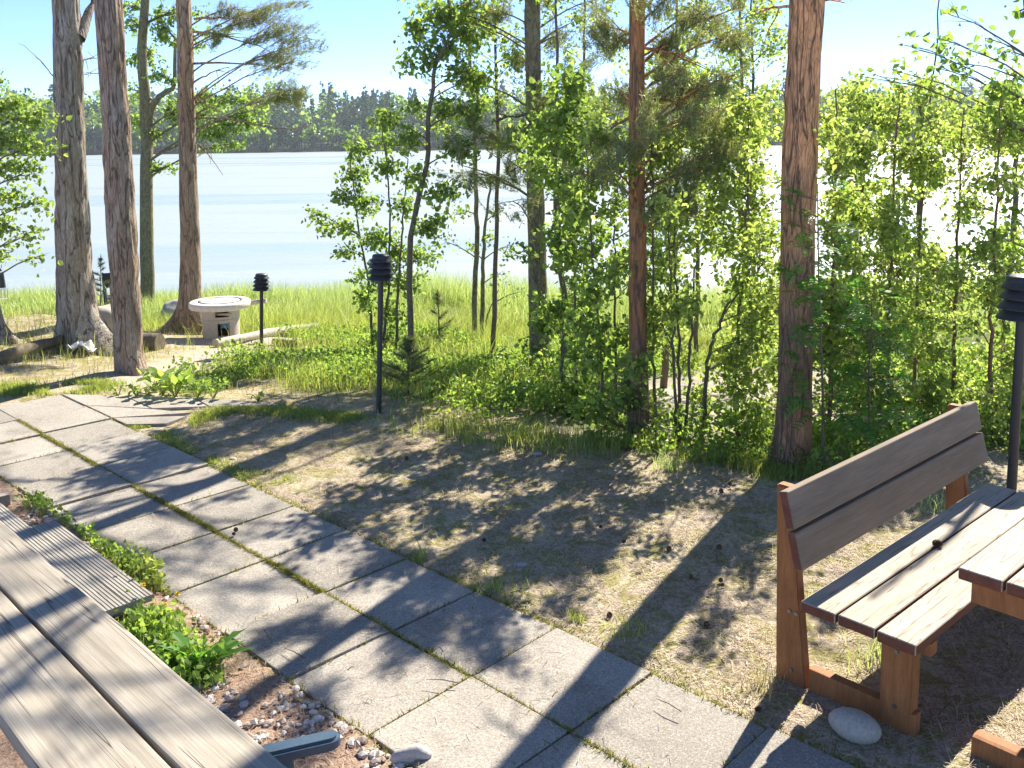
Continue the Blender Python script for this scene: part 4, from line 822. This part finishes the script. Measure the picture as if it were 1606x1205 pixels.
# loose leaves against the sky, top right
leafy('birch_tree', 'near birch hanging loose leafy twigs against the sky at top right', 'birch tree', [[(1660, 800), (1650, 500), (1640, 200), (1600, -60), (1560, -160)]],
      [(1470, 60, 22, 30, 26, 0), (1480, 20, 10, 24, 8, 0), (1430, 75, 20, 12, 14, .1), (1460, 105, 26, 16, 30, 0), (1500, 100, 30, 12, 26, 0), (1545, 60, 14, 30, 12, 0), (1580, 80, 22, 20, 26, .1), (1560, 130, 34, 18, 60, 0), (1590, 170, 30, 24, 70, .1), (1540, 180, 34, 18, 60, 0), (1595, 20, 12, 16, 10, 0), (1350, 120, 18, 12, 10, .3), (1400, 110, 20, 14, 14, .2), (1560, 370, 36, 18, 50, 0), (1590, 400, 26, 20, 50, .1), (1520, 395, 24, 12, 26, 0), (1580, 290, 26, 10, 26, 0), (1590, 330, 20, 14, 26, 0)],
      .062, MT['bark_dark'], MT['fresh'], rad=(.04, .015), limb=.008, base=np.array([4.3, 6.6, float(H(4.3, 6.6))]))
# rowan sapling with feathery leaves in front of the thick pine
def pinnate(gt, gl, p, d, L=.17, lf=.045):
    d = norm(d); P = curve(p, p+d*L+np.array([0, 0, -.03]), .1, 8, 0); tube(gt, P, .0012, 3, False); s = norm(np.cross(d, np.array([0, 0, 1.])+rng.normal(0, .25, 3)))
    for k in range(2, 8):
        for q in (-1, 1):
            a = P[k]; dd = norm(s*q+d*.45+np.array([0, 0, -.15])); sd = norm(np.cross(dd, np.cross(dd, s)+rng.normal(0, .1, 3)))*lf*.16; n_ = np.cross(dd, sd)
            V = [a, a+dd*lf*.35+sd, a+dd*lf*.75+sd*.8, a+dd*lf, a+dd*lf*.75-sd*.8, a+dd*lf*.35-sd]; gl.add(V, [[0, 1, 2, 3], [0, 3, 4, 5]])
def rowan(label, stem, Yo, n, spread):
    base = hit(*stem[0]); Y0 = base[1]+Yo; base = atY(stem[0][0], stem[0][1], Y0); base[2] = float(H(base[0], base[1]))
    P = np.array([base]+[atY(a, b_, Y0) for a, b_ in stem[1:]]); t = np.linspace(0, 1, len(P)); tt = np.linspace(0, 1, 20); Q = np.stack([np.interp(tt, t, P[:, c]) for c in range(3)], -1)
    gt, gl = G(), G(); tube(gt, Q, np.linspace(.010, .003, 20), 7, False)
    for k in range(n):
        q = Q[rng.integers(4, 20)]; az = rng.uniform(0, 6.28); d = np.array([math.cos(az), math.sin(az), .25]); e = q+d*rng.uniform(.03, spread); tube(gt, [q, (q+e)/2+[0, 0, .01], e], [.003, .0025, .0015], 4, False)
        for _ in range(3): pinnate(gt, gl, e, d+rng.normal(0, .6, 3), rng.uniform(.11, .18))
    root = tree('rowan_sapling', label, 'rowan', base); finish(root, base, gt, gl, MT['bark_dark'], MT['rowan'])
rowan('rowan sapling with feathery leaves overlapping the right side of the thick pine', [(1292, 730), (1290, 600), (1284, 450), (1282, 290)], -.15, 42, .16)
rowan('low green rowan thicket behind the near end of the bench back', [(1365, 720), (1362, 600), (1368, 470)], -.1, 50, .24)
# little pines
def little_pine(label, px, py, top, w_, n, cat='young pine'):
    base = hit(px, py); Y0 = base[1]; t_ = atY(px+J(4), top, Y0); gt, gl = G(), G(); Q = curve(base, t_, 0, 14, .02); tube(gt, Q, np.linspace(.012, .004, 14), 7, False)
    for k in range(n):
        f = rng.uniform(.15, 1); p = Q[int(f*13)]; az = rng.uniform(0, 6.28); L = w_*(1.1-f)*rng.uniform(.6, 1.1); e = p+np.array([math.cos(az)*L, math.sin(az)*L, L*.5]); P = curve(p, e, -.05, 6); tube(gt, P, .004, 4, False)
        t = rng.uniform(.3, 1, 7)[:, None]; needles(gl, p*(1-t)+e*t, np.repeat(norm(e-p)[None], 7, 0), .07, 16)
    needles(gl, Q[-3:], np.repeat([[0, 0, 1.]], 3, 0), .08, 20)
    root = tree('young_pine', label, cat, base); finish(root, base, gt, gl, MT['bark_dark'], MT['needle'])
little_pine('little bushy pine at the foot of the reddish pine', 985, 690, 590, .34, 46)
little_pine('little pine low in the shrubs right of the nearer lamp post', 640, 618, 530, .40, 40)
little_pine('thin little pine standing alone in the long grass', 690, 555, 455, .35, 14)
little_pine('small dark spruce by the water behind the two left pines', 158, 505, 400, .5, 30)

# ---------------------------------------------------------------- grass, reeds and undergrowth
def field(n, x0, x1, y0, y1, keep):
    x = rng.uniform(x0, x1, n); y = rng.uniform(y0, y1, n); m = keep(x, y, y-crest(x)); x, y = x[m], y[m]; return np.column_stack([x, y, H(x, y)-.01])
U = lambda n: rng.uniform(0, 1, n)
P = field(230000, -14, 11, 13, 24, lambda x, y, s: (s > 7.6+n2(x, y, .6, 60)) & (s < 15.2) & ((y > 15.5) | (x > 3)) & (U(len(x)) < np.clip((s-7)/3, .15, 1)*.6) & (vn(np.stack([x*.9, y*.9, 0*x], -1), 61) > .3))
g = G(); s = P[:, 1]-crest(P[:, 0]); hh = np.interp(P[:, 0], [-9, -5, -2.5, 0], [.45, .6, .82, .85])*np.interp(s, [7, 9, 11, 14], [.25, .5, .9, 1.1])*rng.uniform(.6, 1.15, len(P))*(.85+.3*vn(np.stack([P[:, 0]*.5, P[:, 1]*.5, 0*s], -1), 62))
blades(g, P, hh, .010, .55); tag(obj('reeds', g, MT['reed']), 'tall pale green reeds and grass along the lake shore', 'reeds', kind='stuff')
P = field(120000, -8, 4, 7.5, 17, lambda x, y, s: (s > np.where(x > -1.6, .02, .3)) & (s < 9.5) & (sand_at(x, y) < .25) & (U(len(x)) < green_at(x, y)*.8) & (vn(np.stack([x*1.6, y*1.6, 0*x], -1), 63) > .30))
g = G(); hh = rng.uniform(.06, .24, len(P))*(.5+1.3*vn(np.stack([P[:, 0]*1.1, P[:, 1]*1.1, 0*P[:, 0]], -1), 64))
hh = hh*np.where((P[:, 0] > -4) & (P[:, 0] < -.2) & (P[:, 1]-crest(P[:, 0]) > 2.5), 1.7, 1.); blades(g, P, hh, .006, .85); tag(obj('meadow_grass', g, MT['grass']), 'long green grass on the slope behind the path', 'grass', kind='stuff')
P = field(60000, -9, 4, 7.3, 14, lambda x, y, s: (s > .0) & (sand_at(x, y) < .3) & (U(len(x)) < .45)); g = G(); blades(g, P, rng.uniform(.03, .13, len(P)), .005, 1.0)
tag(obj('dry_grass', g, MT['dry']), 'short pale dry grass between the pines', 'grass', kind='stuff')
# undergrowth of small leaves on the slope
P = field(110000, -3.2, 6.5, 5.6, 13, lambda x, y, s: (s > .0) & (sand_at(x, y) < .5) & (vn(np.stack([x*1.3, y*1.3, 0*x], -1), 70) > .33) & (U(len(x)) < .9)); P[:, 2] += rng.uniform(.02, .24, len(P))*(.3+vn(P*np.array([1.5, 1.5, 0]), 71))
g = G(); leaves(g, P, rng.uniform(.025, .05, len(P)), .0); tag(obj('undergrowth', g, MT['fresh']), 'low leafy undergrowth below the trees', 'undergrowth', kind='stuff')
# green turf at the path edges
def edge(n, pts, wdt, h, w_=.005, mt='grass', name='grass_edge', label='', lean=.7):
    A = np.array([atZ(*p)[:2] for p in pts]); L = np.linspace(0, 1, len(A)); t = U(n); c = np.stack([np.interp(t, L, A[:, 0]), np.interp(t, L, A[:, 1])], -1)+rng.normal(0, 1, (n, 2))*wdt
    m = ~inpath(c[:, 0], c[:, 1], -.03) & (vn(np.column_stack([c*5, 0*c[:, 0]]), 80) > .3); c = c[m]; P = np.column_stack([c, H(c[:, 0], c[:, 1])-.005]); g = G()
    blades(g, P, rng.uniform(.3, 1, len(P))*h, w_, lean); return tag(obj(name, g, MT[mt]), label, 'grass', kind='stuff')
edge(9000, [(290, 665), (350, 645), (430, 648), (500, 655), (560, 660)], .07, .05, label='fresh green turf where the path bends right')
edge(5000, [(215, 665), (250, 680), (300, 715), (370, 745), (450, 755)], .05, .04, label='green turf strip beside the upper path')
edge(9000, [(-30, 615), (60, 612), (130, 608), (150, 606)], .12, .07, label='bright green turf at the far left path edge')
edge(3000, [(640, 665), (800, 688), (960, 700), (1100, 712)], .16, .17, .005, label='grass fringe along the far edge of the dry ground')
edge(4500, [(1090, 705), (1160, 720), (1200, 735), (1290, 750)], .08, .10, .006, label='green grass at the foot of the thick pine', mt='grass')
# separate tufts
def tuft(px, py, n, h, label, m='grass', sp=.02):
    p = atZ(px, py); c = rng.normal(0, sp, (n, 2)); P = np.column_stack([c, 0*c[:, 0]-.01]); g = G(); blades(g, P, rng.uniform(.5, 1, n)*h, .0045, .8)
    b = np.array([p[0], p[1], float(H(p[0], p[1]))]); tag(obj('grass_tuft', g, MT[m], None, b), label, 'grass tuft', 'tufts of grass on the dry ground')
for a in [(660, 880, 26, .13, 'upright tuft of green grass at the path edge above the middle'), (780, 925, 90, .09, 'wide tuft of green grass at the path edge left of the pine shadow', 'grass', .06), (905, 975, 50, .07, 'small dark tuft where the pine shadow meets the path'), (985, 995, 70, .09, 'pale grass tuft right of the pine shadow at the path edge', 'grass', .05), (1047, 735, 80, .17, 'bright tall tuft of grass near the reddish pine', 'reed', .05), (515, 815, 24, .08, 'thin tuft of grass at the upper path edge'), (460, 790, 24, .06, 'tiny grass tuft by the upper path edge'), (1380, 1040, 90, .14, 'yellow green grass tuft under the bench seat', 'reed', .06), (1190, 1080, 60, .10, 'grass tuft at the foot of the bench', 'dry', .04), (590, 850, 16, .07, 'sparse tuft of grass beside the path'), (1470, 800, 60, .16, 'grass tuft behind the bench backrest', 'reed', .08), (825, 940-40, 20, .06, 'sparse grass blades on the dry ground'), (910, 700, 50, .16, 'dry yellow tuft at the far edge of the dry ground', 'reed', .06)]: tuft(*a)
P = []; n = 900; c = np.column_stack([rng.uniform(-1.9, 2.5, n), rng.uniform(3, 6.4, n)]); m = ~inpath(c[:, 0], c[:, 1], 0) & (vn(np.column_stack([c*2.5, 0*c[:, 0]]), 90) > .5) & (((c-OR)@E2) > 0); c = c[m]
g = G(); blades(g, np.column_stack([c, H(c[:, 0], c[:, 1])]), rng.uniform(.02, .07, len(c)), .003, 1.2); tag(obj('sparse_grass', g, MT['dry']), 'sparse dry blades on the needle covered ground', 'grass', kind='stuff')
# broad-leaved plants beyond the path
def broadleaf(px, py, h, n, L, label):
    b = hit(px, py); g = G(); gl = G()
    for k in range(n):
        az = rng.uniform(0, 6.28); e = np.array([math.cos(az)*h*.45, math.sin(az)*h*.45, h*rng.uniform(.5, 1)])*rng.uniform(.5, 1); tube(g, curve(np.zeros(3), e, .1, 5, .02), .003, 4, False)
        d = norm(e*np.array([1, 1, .2])+rng.normal(0, .05, 3)); s = norm(np.cross(d, [0, 0, 1.]))*L*.36; nn = np.cross(s, d)*.12
        V = [e, e+d*L*.25+s+nn, e+d*L*.6+s*.9+nn, e+d*L, e+d*L*.6-s*.9+nn, e+d*L*.25-s+nn]; gl.add(V, [[0, 1, 2, 3], [0, 3, 4, 5]])
    root = thing('broadleaf_plant', b, label, 'plant', 'broad leaved plants beyond the path'); obj('stem', g, MT['grass'], root); obj('leaves', gl, MT['fresh'], root)
for a in [(255, 622, .32, 16, .11, 'tall broad leaved plant beside the second pine'), (275, 625, .26, 12, .10, 'broad leaved plant behind the bend of the path'), (215, 625, .14, 10, .06, 'low round leaved plant at the foot of the second pine'), (310, 626, .20, 12, .09, 'round leaved plant left of the sandy track'), (335, 628, .16, 12, .07, 'round leaved plant right at the sandy track'), (186, 622, .14, 9, .06, 'dark low plant left of the second pine foot'), (405, 632, .12, 8, .05, 'small plant at the right bend of the path'), (240, 615, .2, 12, .08, 'leafy plant just right of the second pine foot')]: broadleaf(*a)
# weeds between deck and path
def weeds(n, pts, wdt, hmax, L, name, label, mt):
    A = np.array([atZ(*p)[:2] for p in pts]); t = U(n); l = np.linspace(0, 1, len(A)); c = np.stack([np.interp(t, l, A[:, 0]), np.interp(t, l, A[:, 1])], -1)+rng.normal(0, 1, (n, 2))*wdt
    m = ((c-OR)@E2 < -SL*.97) ; c = c[m]; z = H(c[:, 0], c[:, 1])+rng.uniform(.01, hmax, len(c))*np.exp(-((rng.normal(0, .5, len(c)))**2)); g = G(); leaves(g, np.column_stack([c, z]), rng.uniform(.6, 1.2, len(c))*L, -.3, .1, .45)
    P = np.column_stack([c, H(c[:, 0], c[:, 1])])[::3]; blades(g, P, hmax*rng.uniform(.4, 1.2, len(P)), .003, .6); return tag(obj(name, g, MT[mt]), label, 'weeds', kind='stuff')
weeds(3200, [(60, 790), (110, 800), (150, 830), (190, 868), (225, 890), (245, 915)], .055, .10, .026, 'chickweed', 'low yellow green weeds along the deck edge', 'fresh')
weeds(1500, [(225, 880), (250, 900), (255, 925)], .05, .16, .03, 'weed_patch', 'dark green weeds at the path edge behind the deck', 'grass')
weeds(1500, [(215, 990), (250, 1010), (280, 1050), (310, 1075)], .055, .11, .030, 'clover_patch', 'clover and strawberry leaves beside the grey table', 'fresh')
b = atZ(312, 1052); b[2] = float(H(b[0], b[1])); root = thing('dandelion_plant', b, 'dandelion like rosette with toothed upright leaves between table and path', 'plant'); gl = G()
for k in range(34):
    az = rng.uniform(0, 6.28); L = rng.uniform(.12, .22); up = rng.uniform(.25, 1.5); t = np.linspace(0, 1, 10); rr = L*t*math.cos(up*.75)*(1+.2*t); zz = L*np.sin(up)*t*(1-.35*t); d = np.array([math.cos(az), math.sin(az)]); s = np.array([-d[1], d[0]])
    wd_ = L*.17*np.sin(np.clip(t*1.05, 0, 1)**.7*math.pi)**.6*(np.where(np.arange(10) % 2, 1, .45))+.002
    for q in (-1, 1):
        V = [np.array([d[0]*a, d[1]*a, z]) for a, z in zip(rr, zz)]+[np.array([d[0]*a+s[0]*w2*q, d[1]*a+s[1]*w2*q, z+w2*.35]) for a, z, w2 in zip(rr, zz, wd_)]
        gl.add(V, [[i, i+1, i+11, i+10] for i in range(9)])
obj('leaves', gl, MT['rowan'], root)
gf = G(); P = np.array([atZ(x, y)+[0, 0, .16] for x, y in ((228, 970), (262, 1003), (282, 985))]); 
for p in P:
    gf = G(); leaves(gf, np.repeat((p-b)[None], 14, 0), .016, -.2, .05, .3); obj('flower', gf, MT['yellow'], root)

# pale air over the lake
bm = bmesh.new(); bmesh.ops.create_cube(bm, size=1)
for v in bm.verts: v.co = Vector((v.co.x*3200, (v.co.y+.5)*1560-30, (v.co.z+.5)*60-8))
me = bpy.data.meshes.new('haze'); bm.to_mesh(me); bm.free(); mh = bpy.data.materials.new('haze'); mh.use_nodes = True; hn = mh.node_tree; hn.nodes.clear()
pv = hn.nodes.new('ShaderNodeVolumePrincipled'); ho = hn.nodes.new('ShaderNodeOutputMaterial'); pv.inputs['Color'].default_value = (.82, .90, 1, 1); pv.inputs['Density'].default_value = .00028; pv.inputs['Anisotropy'].default_value = .3
hn.links.new(pv.outputs[0], ho.inputs['Volume']); tag(link('haze', me, mh), 'thin pale haze over the lake', 'haze', kind='stuff')
